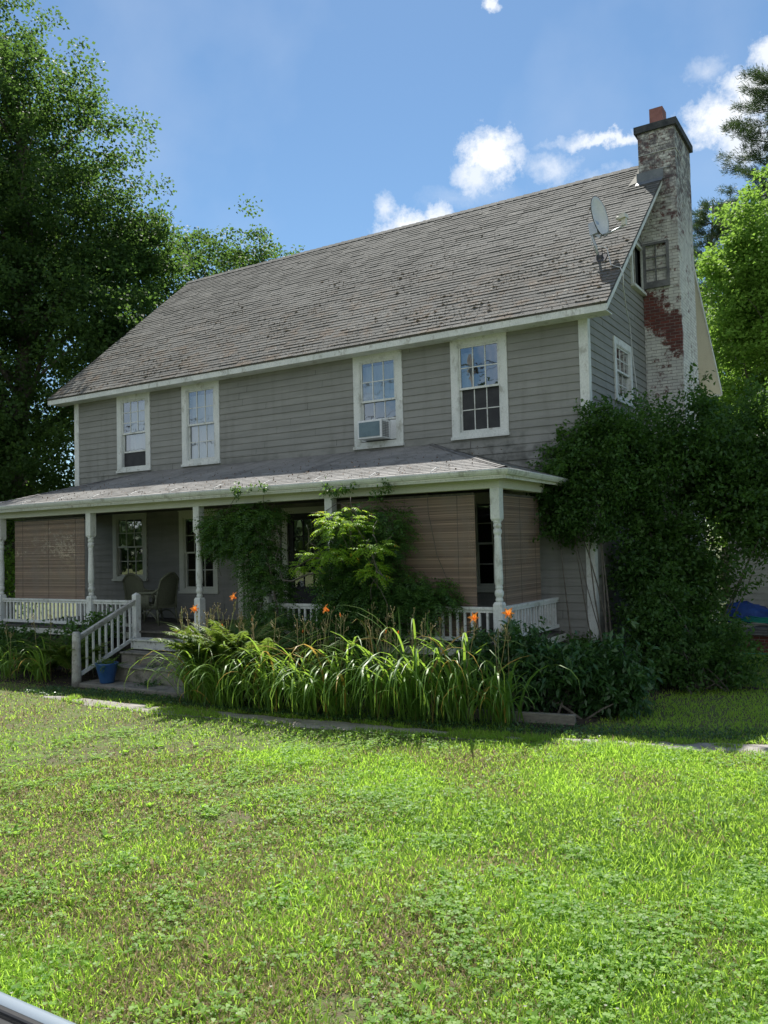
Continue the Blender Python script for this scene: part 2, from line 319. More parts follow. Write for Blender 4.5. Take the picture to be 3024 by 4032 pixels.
# ------------------------------------------------------------------ object helpers
WL = {}
def tagp(o, label=None, cat=None, group=None, kind=None):
    if label: o['label'] = label
    if cat: o['category'] = cat
    if group: o['group'] = group
    if kind: o['kind'] = kind
    return o
def empty(name, loc, label, cat, group=None):
    o = bpy.data.objects.new(name, None); COL.objects.link(o); o.location = loc; o.empty_display_size = .2
    WL[o] = Vector(loc); return tagp(o, label, cat, group)
def link(name, me, mat, parent, origin):
    o = bpy.data.objects.new(name, me); COL.objects.link(o)
    if mat: me.materials.append(mat)
    WL[o] = Vector(origin)
    if parent: o.parent = parent; o.location = Vector(origin)-WL[parent]
    else: o.location = origin
    return o
class MB:
    def __init__(s): s.v = []; s.f = []; s.t = []; s.sm = []
    def add(s, vs, fs, tint=.5, smooth=False):
        k = len(s.v); s.v += [tuple(x) for x in vs]; s.f += [tuple(k+i for i in f) for f in fs]
        s.t += [tint]*len(vs); s.sm += [smooth]*len(fs); return s
    def quad(s, a, b, c, d, tint=.5): return s.add([a, b, c, d], [(0, 1, 2, 3)], tint)
    def box(s, x0, x1, y0, y1, z0, z1, tint=.5):
        v = [(x, y, z) for z in (z0, z1) for y in (y0, y1) for x in (x0, x1)]
        return s.add(v, [(0, 2, 3, 1), (4, 5, 7, 6), (0, 1, 5, 4), (2, 6, 7, 3), (0, 4, 6, 2), (1, 3, 7, 5)], tint)
    def mbox(s, f, a0, a1, b0, b1, c0, c1):
        v = [f(a, b, c) for c in (c0, c1) for b in (b0, b1) for a in (a0, a1)]
        return s.add(v, [(0, 2, 3, 1), (4, 5, 7, 6), (0, 1, 5, 4), (2, 6, 7, 3), (0, 4, 6, 2), (1, 3, 7, 5)])
    def bar(s, p, q, w, h, up=(0, 0, 1)):
        p, q = Vector(p), Vector(q); d = (q-p).normalized(); u = Vector(up); sd = d.cross(u)
        if sd.length < 1e-3: sd = d.cross(Vector((1, 0, 0)))
        sd.normalize(); u = sd.cross(d)
        v = [e+sd*(w/2*i)+u*(h/2*j) for e in (p, q) for j in (-1, 1) for i in (-1, 1)]
        return s.add(v, [(0, 2, 3, 1), (4, 5, 7, 6), (0, 1, 5, 4), (2, 6, 7, 3), (0, 4, 6, 2), (1, 3, 7, 5)])
    def tube(s, pts, rad, n=6, tint=.5, cap=True):
        pts = [Vector(p) for p in pts]; rs = rad if isinstance(rad, (list, tuple)) else [rad]*len(pts)
        vs = []; fs = []; prev = Vector((0.31, 0.2, .93))
        for i, p in enumerate(pts):
            d = (pts[min(i+1, len(pts)-1)]-pts[max(i-1, 0)]).normalized()
            a = prev-d*prev.dot(d)
            if a.length < 1e-3: a = d.orthogonal()
            a.normalize(); prev = a; b = d.cross(a)
            for k in range(n):
                t = 2*math.pi*k/n; vs.append(p+(a*math.cos(t)+b*math.sin(t))*rs[i])
        for i in range(len(pts)-1):
            for k in range(n):
                fs.append((i*n+k, i*n+(k+1) % n, (i+1)*n+(k+1) % n, (i+1)*n+k))
        if cap: fs.append(tuple(range(n-1, -1, -1))); fs.append(tuple((len(pts)-1)*n+k for k in range(n)))
        return s.add(vs, fs, tint, True)
    def lathe(s, c, prof, n=16, tint=.5):
        vs = []; fs = []
        for r, z in prof:
            for k in range(n):
                t = 2*math.pi*k/n; vs.append((c[0]+r*math.cos(t), c[1]+r*math.sin(t), c[2]+z))
        for i in range(len(prof)-1):
            for k in range(n): fs.append((i*n+k, i*n+(k+1) % n, (i+1)*n+(k+1) % n, (i+1)*n+k))
        fs.append(tuple(range(n-1, -1, -1))); fs.append(tuple((len(prof)-1)*n+k for k in range(n)))
        return s.add(vs, fs, tint, True)
    def build(s, name, mat, parent=None, origin=None, bevel=0):
        if origin is None:
            a = np.array(s.v); origin = Vector(((a[:, 0].min()+a[:, 0].max())/2, (a[:, 1].min()+a[:, 1].max())/2, a[:, 2].min()))
        me = bpy.data.meshes.new(name); o0 = Vector(origin)
        me.from_pydata([tuple(Vector(v)-o0) for v in s.v], [], s.f)
        me.polygons.foreach_set('use_smooth', s.sm)
        at = me.attributes.new('tint', 'FLOAT', 'POINT'); at.data.foreach_set('value', np.array(s.t, dtype=np.float32))
        me.update()
        o = link(name, me, mat, parent, origin)
        if any(s.sm): 
            try: me.shade_auto_smooth = True
            except Exception: pass
        if bevel:
            b = o.modifiers.new('bevel', 'BEVEL'); b.width = bevel; b.segments = 2; b.limit_method = 'ANGLE'
        return o
def npmesh(name, V, F, tint, mat, parent=None, origin=None):
    """V (n,3) F (m,k) fast mesh"""
    V = np.asarray(V, dtype=np.float32)
    if origin is None: origin = Vector((float(V[:, 0].mean()), float(V[:, 1].mean()), float(V[:, 2].min())))
    V = V-np.array(origin, dtype=np.float32)
    me = bpy.data.meshes.new(name); k = F.shape[1]
    me.vertices.add(len(V)); me.vertices.foreach_set('co', V.ravel())
    me.loops.add(F.size); me.loops.foreach_set('vertex_index', F.astype(np.int32).ravel())
    me.polygons.add(len(F)); me.polygons.foreach_set('loop_start', np.arange(0, F.size, k, dtype=np.int32))
    at = me.attributes.new('tint', 'FLOAT', 'POINT'); at.data.foreach_set('value', np.asarray(tint, dtype=np.float32))
    me.update(calc_edges=True)
    return link(name, me, mat, parent, origin)
def nrm(a): return a/np.maximum(np.linalg.norm(a, axis=-1, keepdims=True), 1e-9)

class LB:
    """collects leaf geometry (quads) as numpy arrays"""
    def __init__(s): s.V = []; s.F = []; s.T = []; s.n = 0
    def put(s, V, F, T): s.V.append(V.reshape(-1, 3)); s.F.append(F+s.n); s.T.append(T); s.n += V.reshape(-1, 3).shape[0]
    def leaves(s, P, A, N, L, W, tint, droop=.12, fold=.12, mid=.45):
        n = len(P); A = nrm(A); sd = nrm(np.cross(A, N)); N = np.cross(sd, A)
        L = np.broadcast_to(np.asarray(L, float), (n,))[:, None]; W = np.broadcast_to(np.asarray(W, float), (n,))[:, None]
        V = np.stack([P, P+A*L*mid+sd*W*.5+N*W*fold, P+A*L-N*L*droop, P+A*L*mid-sd*W*.5+N*W*fold], 1)
        F = np.arange(n)[:, None]*4+np.array([[0, 1, 2, 3]])
        s.put(V, F, np.repeat(tint, 4))
    def straps(s, P, az, L, W, e0, bend, tint, k=7, tw=0.0, power=1.3, bas=.5):
        """arching blades. az heading, e0 start elevation, bend total bend (rad)"""
        n = len(P); t = np.linspace(0, 1, k+1); tm = (t[1:]+t[:-1])/2
        el = e0[:, None]-bend[:, None]*tm[None]**power
        ds = (L/k)[:, None]
        h = np.concatenate([np.zeros((n, 1)), np.cumsum(np.cos(el)*ds, 1)], 1)
        z = np.concatenate([np.zeros((n, 1)), np.cumsum(np.sin(el)*ds, 1)], 1)
        c = np.stack([h*np.cos(az)[:, None], h*np.sin(az)[:, None], z], 2)+P[:, None]
        w = W[:, None]*np.minimum(1, (bas+t*2.2))[None]*np.maximum(.03, 1-np.clip((t-.55)/.45, 0, 1)**1.6)[None]*.5
        a2 = az+np.pi/2+tw
        sd = np.stack([np.cos(a2), np.sin(a2), np.zeros(n)], 1)[:, None]
        V = np.stack([c-sd*w[..., None], c+sd*w[..., None]], 2)   # n,k+1,2,3
        b = (np.arange(n)*(k+1)*2)[:, None, None]; i = np.arange(k)[None, :, None]*2
        F = (b+i+np.array([0, 1, 3, 2])[None, None]).reshape(-1, 4)
        s.put(V, F, np.repeat(tint, (k+1)*2)); return c
    def build(s, name, mat, parent=None, origin=None):
        return npmesh(name, np.concatenate(s.V), np.concatenate(s.F), np.concatenate(s.T), mat, parent, origin)
def rdir(n, up=0.0, r=None):
    r = r or rng; a = r.normal(size=(n, 3)); a[:, 2] += up; return nrm(a)

# ------------------------------------------------------------------ ground
GZ = -.63
def gz(x, y):
    x = np.asarray(x, float); y = np.asarray(y, float)
    t = np.clip((-6.0-y)/7.0, 0, 1); r = t*t*(3-2*t)
    b = .018*np.sin(1.7*x+.8*y)+.015*np.sin(2.9*y-1.1*x)+.008*np.sin(5.3*x+4.1*y)
    m = np.clip((-4.9-y)/1.0, 0, 1)
    return GZ+r*.20+b*m
def ground():
    xs = np.concatenate([[-900, -300, -120, -60], np.linspace(-40, 24, 150), [60, 150, 400, 900]])
    ys = np.concatenate([[-600, -150, -60], np.linspace(-30, 10, 130), [16, 30, 60, 140, 400, 1200]])
    X, Y = np.meshgrid(xs, ys, indexing='ij'); Z = gz(X, Y)
    V = np.stack([X, Y, Z], 2).reshape(-1, 3); ny = len(ys)
    i, j = np.meshgrid(np.arange(len(xs)-1), np.arange(ny-1), indexing='ij'); b = (i*ny+j).ravel()
    F = np.stack([b, b+ny, b+ny+1, b+1], 1)
    o = npmesh('ground', V, F, np.full(len(V), .5), MAT['ground'], origin=(0, 0, GZ)); tagp(o, kind='structure')
ground()

def pnoise(x, y, s, seed=0):
    r = np.random.default_rng(seed); t = np.zeros_like(x)
    for i in range(6):
        a = r.uniform(0, 6.28); f = s*r.uniform(.6, 1.9); t += np.sin(f*(x*np.cos(a)+y*np.sin(a))+r.uniform(0, 6.28))
    return t/6*1.6
# path: worn strip running obliquely across the lawn in front of the steps
PL = [(-8.2, -5.12), (-7.4, -5.26), (-6.1, -5.38), (-4.7, -5.29), (-3.3, -5.27), (-2.0, -5.07), (-.4, -4.86), (.72, -4.63), (1.5, -4.36), (1.82, -4.30), (3.25, -4.07), (7, -3.4)]
PU = [(-8.2, -5.05), (-7.4, -4.88), (-6.1, -4.86), (-4.7, -4.78), (-3.3, -4.72), (-2.0, -4.58), (-.4, -4.46), (.4, -4.35), (1.3, -4.10), (2.0, -3.86), (3.17, -3.45), (7, -2.6)]
def py_(tab, x): return np.interp(x, [p[0] for p in tab], [p[1] for p in tab])
def path():
    n = 260; xs = np.linspace(-8.2, 7, n)
    lo = py_(PL, xs)+.05*pnoise(xs, xs*0, 5, 3)+.03*pnoise(xs, xs*0, 19, 5); hi = py_(PU, xs)+.05*pnoise(xs, xs*0, 6, 4)+.02*pnoise(xs, xs*0, 21, 6)
    k = 7; rows = []
    for j in range(k):
        y = lo+(hi-lo)*j/(k-1); z = gz(xs, y)+.022-.018*abs(j/(k-1)*2-1)**3
        rows.append(np.stack([xs, y, z], 1))
    V = np.stack(rows, 1).reshape(-1, 3); b = (np.arange(n-1)[:, None]*k+np.arange(k-1)[None]).ravel()
    F = np.stack([b, b+k, b+k+1, b+1], 1)
    tagp(npmesh('path', V, F, np.full(len(V), .5), MAT['path'], origin=(0, -4.6, GZ)), kind='structure')
path()
def bed():
    # dark planting soil between house and path
    mb = MB(); n = 80
    pts = []
    for i in range(n):
        x = -16+22*i/(n-1)
        y = float(py_(PU, np.array([min(max(x, -8.2), 7)]))[0])+.12+.06*math.sin(x*5)
        if -8.3 < x < -5.9: y = -4.25
        if x > 0.9: y = min(.4, -3.3+(x-.9)*5.5)
        if x < -8.3: y = -4.35
        pts.append((x, y))
    for i in range(n-1):
        a, b = pts[i], pts[i+1]
        mb.quad((a[0], a[1], GZ+.012), (b[0], b[1], GZ+.012), (b[0], 0.5, GZ+.03), (a[0], .5, GZ+.03))
    tagp(mb.build('soil_bed', MAT['soil']), kind='structure')
bed()

# ------------------------------------------------------------------ the farmhouse
XL, XR = -13.84, 0.0
EO, EL_, ER = .398, .633, .511
ZE, RY, ZR = 5.83, 4.849, 10.337
YB = 2*RY            # back wall
house = empty('farmhouse', (-7, 4.85, GZ), 'two storey grey clapboard farmhouse with mossy shingle roof and full width front porch', 'house')
slope = (ZR-ZE)/(RY+EO)

FRONT_WIN = [(-12.22, -11.03), (-9.94, -8.74), (-4.98, -3.80), (-2.70, -1.52)]
WZ0, WZ1 = 3.87, 5.87
openings_front = [(a+.15, b-.15, WZ0+.14, WZ1-.18) for a, b in FRONT_WIN]
P1 = [(-12.42, -11.2, 1.15, 2.86), (-10.08, -8.86, .86, 2.80), (-2.42, -1.15, .95, 2.80)]
openings_front += [(a+.13, b-.13, c+.12, d-.13) for a, b, c, d in P1]
openings_front += [(-6.8, -5.75, .28, 2.62), (-8.1, -7.15, .28, 2.5)]
def emit(mb, f, u0, u1, a, b, u0f, u1f, zm, dep):
    n = max(1, int((u1-u0)/1.2)); e = [u0+(u1-u0)*k/n for k in range(n+1)]; off = rng.normal()*.0016
    jo = [dep(a)+off+rng.normal()*.0014 for _ in e]
    for k in range(n):
        ua, ub = e[k], e[k+1]
        la0, la1 = (u0f(a), u0f(b)) if (k == 0 and abs(u0-u0f(zm)) < 1e-6) else (ua, ua)
        lb0, lb1 = (u1f(a), u1f(b)) if (k == n-1 and abs(u1-u1f(zm)) < 1e-6) else (ub, ub)
        mb.add([f(la0, jo[k], a), f(lb0, jo[k+1], a), f(lb1, dep(b), b), f(la1, dep(b), b), f(la0, -.01, a), f(lb0, -.01, a)], [(0, 1, 2, 3), (0, 4, 5, 1)])
def clap(f, u0f, u1f, z0, z1, ops, step=.1455):
    mb = MB(); z = z0; i = 0
    while z < z1-1e-4:
        zt = min(z+step, z1); zm = (z+zt)/2; segs = [(z, zt, [(u0f(zm), u1f(zm))])]
        cuts = [o for o in ops if o[2] < zt and o[3] > z]
        if cuts:
            zs = sorted({z, zt, *[c[2] for c in cuts if z < c[2] < zt], *[c[3] for c in cuts if z < c[3] < zt]})
            segs = []
            for a, b in zip(zs[:-1], zs[1:]):
                m = (a+b)/2; act = sorted([c for c in cuts if c[2] <= m <= c[3]]); u = u0f(zm); iv = []
                for c in act: iv.append((u, c[0])); u = c[1]
                iv.append((u, u1f(zm))); segs.append((a, b, iv))
        def dep(zz): return .022-.016*(zz-z)/step
        for a, b, iv in segs:
            for u0, u1 in iv:
                if u1-u0 < .01: continue
                if u1-u0 > 3.2 and b-a > .1:
                    js = u0+random.uniform(.6, 3.0); pcs = []; p0 = u0
                    while js < u1-.5: pcs.append((p0, js-.003)); p0 = js+.003; js += random.uniform(2.2, 4.4)
                    pcs.append((p0, u1))
                else: pcs = [(u0, u1)]
                for u0, u1 in pcs: emit(mb, f, u0, u1, a, b, u0f, u1f, zm, dep)
                continue
                n = max(1, int((u1-u0)/1.2))
                e = [u0+(u1-u0)*k/n for k in range(n+1)]
                jo = [dep(a)+rng.normal()*.0012 for _ in e]
                for k in range(n):
                    ua, ub = e[k], e[k+1]
                    # slant ends follow rakes
                    la0, la1 = (u0f(a), u0f(b)) if (k == 0 and abs(u0-u0f(zm)) < 1e-6) else (ua, ua)
                    lb0, lb1 = (u1f(a), u1f(b)) if (k == n-1 and abs(u1-u1f(zm)) < 1e-6) else (ub, ub)
                    mb.add([f(la0, jo[k], a), f(lb0, jo[k+1], a), f(lb1, dep(b), b), f(la1, dep(b), b), f(la0, -.01, a), f(lb0, -.01, a)],
                           [(0, 1, 2, 3), (0, 4, 5, 1)])
        z += step; i += 1
    return mb
ff = lambda u, d, z: (u, -d, z)
fr = lambda u, d, z: (XR+d, u, z)
fl = lambda u, d, z: (XL-d, YB-u, z)
fb = lambda u, d, z: (XL+XR-u, YB+d, z)
clap(ff, lambda z: XL, lambda z: XR, GZ+.25, 5.86, openings_front).build('wall', MAT['siding'], house)
def rk0(z): return max(0, (z-.10-ZE)/slope-EO) if z > 6 else 0
GW = [(1.70, 2.66, 4.70, 5.70), (3.12, 3.86, 7.25, 8.15)]
clap(fr, lambda z: rk0(z), lambda z: YB-rk0(z), GZ+.25, 10.0, GW).build('gable_wall', MAT['siding'], house)
clap(fl, lambda z: rk0(z), lambda z: YB-rk0(z), GZ+.25, 10.0, []).build('gable_wall', MAT['siding'], house)
clap(fb, lambda z: XL, lambda z: XR, GZ+.25, 5.86, []).build('wall', MAT['siding'], house)
fd = MB(); fd.box(XL+.02, XR-.02, .03, YB-.03, GZ-.1, GZ+.27); fd.build('foundation', MAT['concrete'], house)
ir = MB(); ir.box(XL+.1, XR-.1, .35, YB-.35, .3, 5.6); ir.add([(XR-.3, .6, 5.6), (XR-.3, YB-.6, 5.6), (XR-.3, RY, 9.9), (XL+.3, .6, 5.6), (XL+.3, YB-.6, 5.6), (XL+.3, RY, 9.9)], [(0, 1, 2), (3, 5, 4), (0, 2, 5, 3), (1, 4, 5, 2)])
ir.build('interior', MAT['interior'], house)
# corner boards
for x, s in ((XR, 1), (XL, -1)):
    c = MB(); c.box(min(x-s*.135, x+s*.034), max(x-s*.135, x+s*.034), -.034, -.001, GZ+.2, 5.83); c.box(min(x, x+s*.036), max(x, x+s*.036), 0, .11, GZ+.2, 5.95)
    c.build('corner_board', MAT['trim'], house, bevel=.003)

# windows ------------------------------------------------------------
def window(f, u0, u1, z0, z1, side=.15, top=.18, bot=.14, style='six', curtain=None, name='window', dark=False, casing=MAT['trim'], meet=.5):
    """u,z outer casing rectangle; returns the window part"""
    mb = MB(); a0, a1, b0, b1 = u0+side, u1-side, z0+bot, z1-top
    mb.mbox(f, u0, a0, 0, .040, z0+.06, z1); mb.mbox(f, a1, u1, 0, .040, z0+.06, z1)
    mb.mbox(f, a0, a1, 0, .040, b1, z1); mb.mbox(f, a0, a1, 0.0, .034, z0+.06, b0)
    mb.mbox(f, u0-.02, u1+.02, 0, .055, z1+.002, z1+.03) if z1 < 5.8 else None
    # jamb linings
    mb.mbox(f, a0-.002, a0+.018, -.10, .030, b0, b1); mb.mbox(f, a1-.018, a1+.002, -.10, .030, b0, b1)
    mb.mbox(f, a0+.018, a1-.018, -.10, .030, b1-.018, b1+.002)
    w = mb.build(name, casing, house)
    s = MB(); s.mbox(f, u0-.015, u1+.015, -.06, .07, z0+.002, z0+.058); s.build('sill', casing, w)
    zm = b0+(b1-b0)*meet; st = .032
    def sash(lo, hi, d0, nm, cols=3, rows=2):
        q = MB(); i0, i1 = a0+.02, a1-.02
        q.mbox(f, i0, i0+st, d0-.03, d0, lo, hi); q.mbox(f, i1-st, i1, d0-.03, d0, lo, hi)
        q.mbox(f, i0+st, i1-st, d0-.03, d0, lo, lo+st+.008); q.mbox(f, i0+st, i1-st, d0-.03, d0, hi-st, hi)
        q.build(nm, casing, w)
        if cols:
            g = MB()
            for c in range(1, cols):
                u = i0+st+(i1-i0-2*st)*c/cols; g.mbox(f, u-.009, u+.009, d0-.028, d0-.006, lo+st, hi-st)
                if rows == 1: g.build('muntin', casing, w); g = MB()
            for r in range(1, rows):
                zz = lo+st+(hi-lo-2*st)*r/rows; g.mbox(f, i0+st, i1-st, d0-.026, d0-.008, zz-.009, zz+.009)
            if g.v: g.build('muntin', casing, w)
        p = MB(); p.quad(f(i0+.01, d0-.018, lo+.01), f(i1-.01, d0-.018, lo+.01), f(i1-.01, d0-.018, hi-.01), f(i0+.01, d0-.018, hi-.01))
        p.build('pane', MAT['screen'] if (dark == 'lower' and nm == 'lower_sash') else MAT['glass'], w)
    if style == 'six':
        sash(zm-.02, b1-.018, .012, 'upper_sash'); sash(b0, zm+.02, -.028, 'lower_sash')
    elif style == 'ac':
        sash(zm-.02, b1-.018, .012, 'upper_sash'); sash(b0+.43, zm+.10, -.028, 'lower_sash', 3, 1)
    elif style == 'raised':
        sash(zm-.02, b1-.018, .012, 'upper_sash', 3, 3); sash(b0+.36, zm+.02, -.028, 'lower_sash', 0, 0)
        q = MB(); q.quad(f(a0+.02, -.05, b0+.01), f(a1-.02, -.05, b0+.01), f(a1-.02, -.05, b0+.37), f(a0+.02, -.05, b0+.37)); q.build('insect_screen', MAT['screen'], w)
    for cu in (curtain or []):
        c0, c1, e0, e1 = cu; m = MB(); n = 26
        uu = [a0+(a1-a0)*(c0+(c1-c0)*k/n) for k in range(n+1)]
        for k in range(n):
            d0 = -.13-.012*math.sin(k*1.9); d1 = -.13-.012*math.sin((k+1)*1.9)
            m.quad(f(uu[k], d0, b0+(b1-b0)*e0), f(uu[k+1], d1, b0+(b1-b0)*e0), f(uu[k+1], d1, b0+(b1-b0)*e1), f(uu[k], d0, b0+(b1-b0)*e1))
        m.build('curtain', MAT['curtain'], w)
    return w
window(ff, *FRONT_WIN[0], WZ0, WZ1, style='raised', curtain=[(.18, 1, .22, .96)])
window(ff, *FRONT_WIN[1], WZ0, WZ1, style='six', curtain=[(0, 1, 0, .93)], meet=.5)
window(ff, *FRONT_WIN[2], WZ0, WZ1, style='ac', curtain=[(0, 1, .5, .95)])
window(ff, *FRONT_WIN[3], WZ0, WZ1, style='six', curtain=[(0.02, .30, .48, .93)], dark='lower')
for (a, b, c, d) in P1: window(ff, a, b, c, d, side=.13, top=.13, bot=.12, casing=MAT['beam'])
window(fr, 1.57, 2.79, 4.56, 5.83, side=.13, top=.13, bot=.14, style='six', curtain=[(0, 1, 0, 1)])
def attic():
    w = MB(); f = fr; u0, u1, z0, z1 = 3.02, 3.94, 7.17, 8.23
    w.mbox(f, u0, u0+.09, 0, .05, z0+.06, z1-.06); w.mbox(f, u1-.07, u1, 0, .05, z0+.06, z1); w.mbox(f, u0+.09, u1-.07, 0, .05, z1-.06, z1)
    a = w.build('attic_window', MAT['trim'], house)
    s = MB(); s.mbox(f, u0-.02, u1, -.05, .10, z0, z0+.058); s.build('sill', MAT['trim'], a)
    p = MB(); p.mbox(f, u0+.09, u1-.07, -.08, -.06, z0+.06, z1-.06); p.build('pane', MAT['screen'], a)
    r = MB()
    for k in (.12, .25): r.mbox(f, u0+.09+k, u0+.12+k, -.055, .012, z0+.06, z1-.06)
    r.build('sash_frame', MAT['weathered'], a)
    # old casement sash swung open and resting against the chimney
    o = MB(); x0, x1, y, b0, b1 = .035, .60, 3.925, 7.31, 8.30
    q = lambda X0, X1, Z0, Z1, t=.045: o.box(X0, X1, y-t, y, Z0, Z1)
    q(x0, x0+.075, b0, b1); q(x1-.055, x1, b0, b1); q(x0+.075, x1-.055, b0, b0+.13); q(x0+.075, x1-.055, b1-.05, b1)
    xm = (x0+x1)/2; q(xm-.011, xm+.011, b0+.13, b1-.05, .022)
    for k in (1, 2): q(x0+.075, xm-.011, b0+.13+.27*k-.01, b0+.13+.27*k+.01, .020); q(xm+.011, x1-.055, b0+.13+.27*k-.01, b0+.13+.27*k+.01, .020)
    o.build('open_sash', MAT['oldwood_grey'], a)
attic()
# doors -------------------------------------------------------------
def door(u0, u1, z0, z1, lights, name, mat):
    c = MB(); c.box(u0-.14, u0, -.045, 0, z0, z1+.13); c.box(u1, u1+.14, -.045, 0, z0, z1+.13); c.box(u0, u1, -.045, 0, z1, z1+.13)
    fr_ = c.build('door', MAT['beam'], house)
    d = MB(); d.box(u0, u0+.13, .01, .05, z0+.01, z1); d.box(u1-.13, u1, .01, .05, z0+.01, z1); d.box(u0+.13, u1-.13, .01, .05, z0+.01, z0+.75); d.box(u0+.13, u1-.13, .01, .05, z1-.14, z1)
    for k in range(1, 3):
        u = u0+.13+(u1-u0-.26)*k/3; d.box(u-.012, u+.012, .015, .045, z0+.75, z1-.14)
    for k in range(1, lights):
        z = z0+.75+(z1-z0-.89)*k/lights; d.box(u0+.13, u1-.13, .017, .043, z-.012, z+.012)
    d.build('door_leaf', mat, fr_)
    g = MB(); g.quad((u0+.13, .03, z0+.75), (u1-.13, .03, z0+.75), (u1-.13, .03, z1-.14), (u0+.13, .03, z1-.14)); g.build('pane', MAT['glass'], fr_)
    k = MB(); k.lathe((0, 0, 0), [(.012, 0), (.012, .03), (.028, .035), (.03, .055), (.015, .07)], 12)
    k.v = [(u0+.07+x, .01-z, z0+1.0+y) for x, y, z in k.v]; k.build('handle', MAT['darkmetal'], fr_)
door(-6.8, -5.75, .285, 2.62, 4, 'door', MAT['screen'])
door(-8.1, -7.15, .285, 2.5, 3, 'door', MAT['weathered'])

# main roof ----------------------------------------------------------
def shingles(mb, O, u, s, n, length, u0f, u1f, e=.14, tw=.30, th=.015, jit=.008, vr=.2):
    O, u, s, n = Vector(O), Vector(u), Vector(s), Vector(n); k = int(math.ceil(length/e))
    for i in range(k):
        a = i*e; b = min(length, a+e); a -= (.02 if i == 0 else 0); ua, ub = u0f(a), u1f(a); va, vb = u0f(b), u1f(b)
        w = ub-ua
        if w <= .02: continue
        cuts = [0.0]; x = random.uniform(.05, tw)
        while x < w: cuts.append(x/w); x += tw*random.uniform(.55, 1.25)
        cuts.append(1.0); sag = random.uniform(-.004, .004)
        for c0, c1 in zip(cuts[:-1], cuts[1:]):
            j = random.uniform(-jit, jit)+sag; t = th*random.uniform(1-2*vr, 1+2*vr)
            p0, p1 = ua+w*c0, ua+w*c1; q0, q1 = va+(vb-va)*c0, va+(vb-va)*c1; g = .004
            A = O+u*(p0+g)+s*(a+j)+n*t; B = O+u*(p1-g)+s*(a+j)+n*(t*random.uniform(1-vr, 1+vr)); C_ = O+u*q1+s*(b+.008)+n*.001; D_ = O+u*q0+s*(b+.008)+n*.001
            E = O+u*(p0+g)+s*(a+j)-n*.004; F = O+u*(p1-g)+s*(a+j)-n*.004
            mb.add([A, B, C_, D_, E, F], [(0, 1, 2, 3), (0, 4, 5, 1)], random.random())
    return mb
TH = .10
sl_ = math.hypot(RY+EO, ZR-ZE); sv = Vector((0, (RY+EO)/sl_, (ZR-ZE)/sl_)); nv = Vector((0, -sv.z, sv.y))
rf = MB()
x0, x1 = XL-EL_, XR+ER
shingles(rf, (x0, -EO, ZE+.13), (1, 0, 0), sv, nv, sl_+.0, lambda t: 0, lambda t: x1-x0, tw=.5, th=.014, vr=.22, jit=.007)
svb = Vector((0, -sv.y, sv.z)); nvb = Vector((0, sv.z, sv.y))
shingles(rf, (x1, YB+EO, ZE+.13), (-1, 0, 0), svb, nvb, sl_, lambda t: 0, lambda t: x1-x0, e=.28, tw=.6)
roof = rf.build('roof', MAT['roof'], house)
# deck: solid slab under the shingles
dk = MB(); z0 = ZE+.125
dk.add([(x, y, z) for x in (x0, x1) for y, z in ((-EO, z0), (RY, z0+ZR-ZE), (YB+EO, z0), (YB+EO, z0-.035), (RY, z0+ZR-ZE-.05), (-EO, z0-.035))],
       [(0, 6, 7, 1), (1, 7, 8, 2), (5, 4, 10, 11), (4, 3, 9, 10), (0, 1, 4, 5), (1, 2, 3, 4), (6, 11, 10, 7), (7, 10, 9, 8), (0, 5, 11, 6), (2, 8, 9, 3)])
dk.build('roof_deck', MAT['darkwood'], roof)
rc = MB(); x = x0
while x < x1-.05:
    w = .22; t = random.uniform(.006, .014)
    for sy in (-1, 1):
        a = Vector((x, RY, ZR+.155+t)); b = Vector((x+w+.02, RY, ZR+.150)); dy = .16
        rc.add([a, b, b+Vector((0, sy*dy, -dy*slope)), a+Vector((0, sy*dy, -dy*slope)), a-Vector((0, 0, .03)), a+Vector((0, sy*dy, -dy*slope-.03))], [(0, 1, 2, 3), (0, 3, 5, 4)], random.random())
    x += w
rc.build('ridge_cap', MAT['roof'], roof)
# eave fascia, soffit, rakes
fa = MB(); fa.box(x0+.03, x1-.03, -EO+.005, -EO+.035, ZE-.03, ZE+.125); fa.build('fascia', MAT['trim'], house, bevel=.003)
fa = MB(); fa.box(x0+.03, x1-.03, YB+EO-.035, YB+EO-.005, ZE-.03, ZE+.125); fa.build('fascia', MAT['trim'], house)
so_ = MB(); so_.box(x0+.035, x1-.035, -EO+.036, .0, ZE-.02, ZE+.0); so_.build('soffit', MAT['trim'], house)
for (xx, s) in ((x1, 1), (x0, -1)):
    r_ = MB()
    for sy, yc in ((1, -EO), (-1, YB+EO)):
        a = Vector((xx, yc, z0-.012)); b = Vector((xx, RY, z0+ZR-ZE-.012)); h = Vector((0, 0, -.13)); t = Vector((-s*.028, 0, 0))
        vs = [a, b, b+h, a+h, a+t, b+t, b+h+t, a+h+t]
        r_.add(vs, [(0, 1, 2, 3), (7, 6, 5, 4), (3, 2, 6, 7), (0, 3, 7, 4), (0, 4, 5, 1)])
    r_.build('rake_board', MAT['trim'], house)
    q = MB(); xi = XR if s > 0 else XL
    for yc in (-EO+.03, YB+EO-.03):
        a = Vector((xi, yc, z0-.10)); b = Vector((xi, RY, z0+ZR-ZE-.12)); e = Vector((s*(abs(xx-xi)-.03), 0, 0))
        q.add([a, b, b+e, a+e, a+Vector((0, 0, .03)), b+Vector((0, 0, .03)), b+e+Vector((0, 0, .03)), a+e+Vector((0, 0, .03))], [(0, 1, 2, 3), (7, 6, 5, 4), (0, 3, 7, 4), (3, 2, 6, 7), (1, 0, 4, 5)])
    q.build('rake_soffit', MAT['cream'], house)

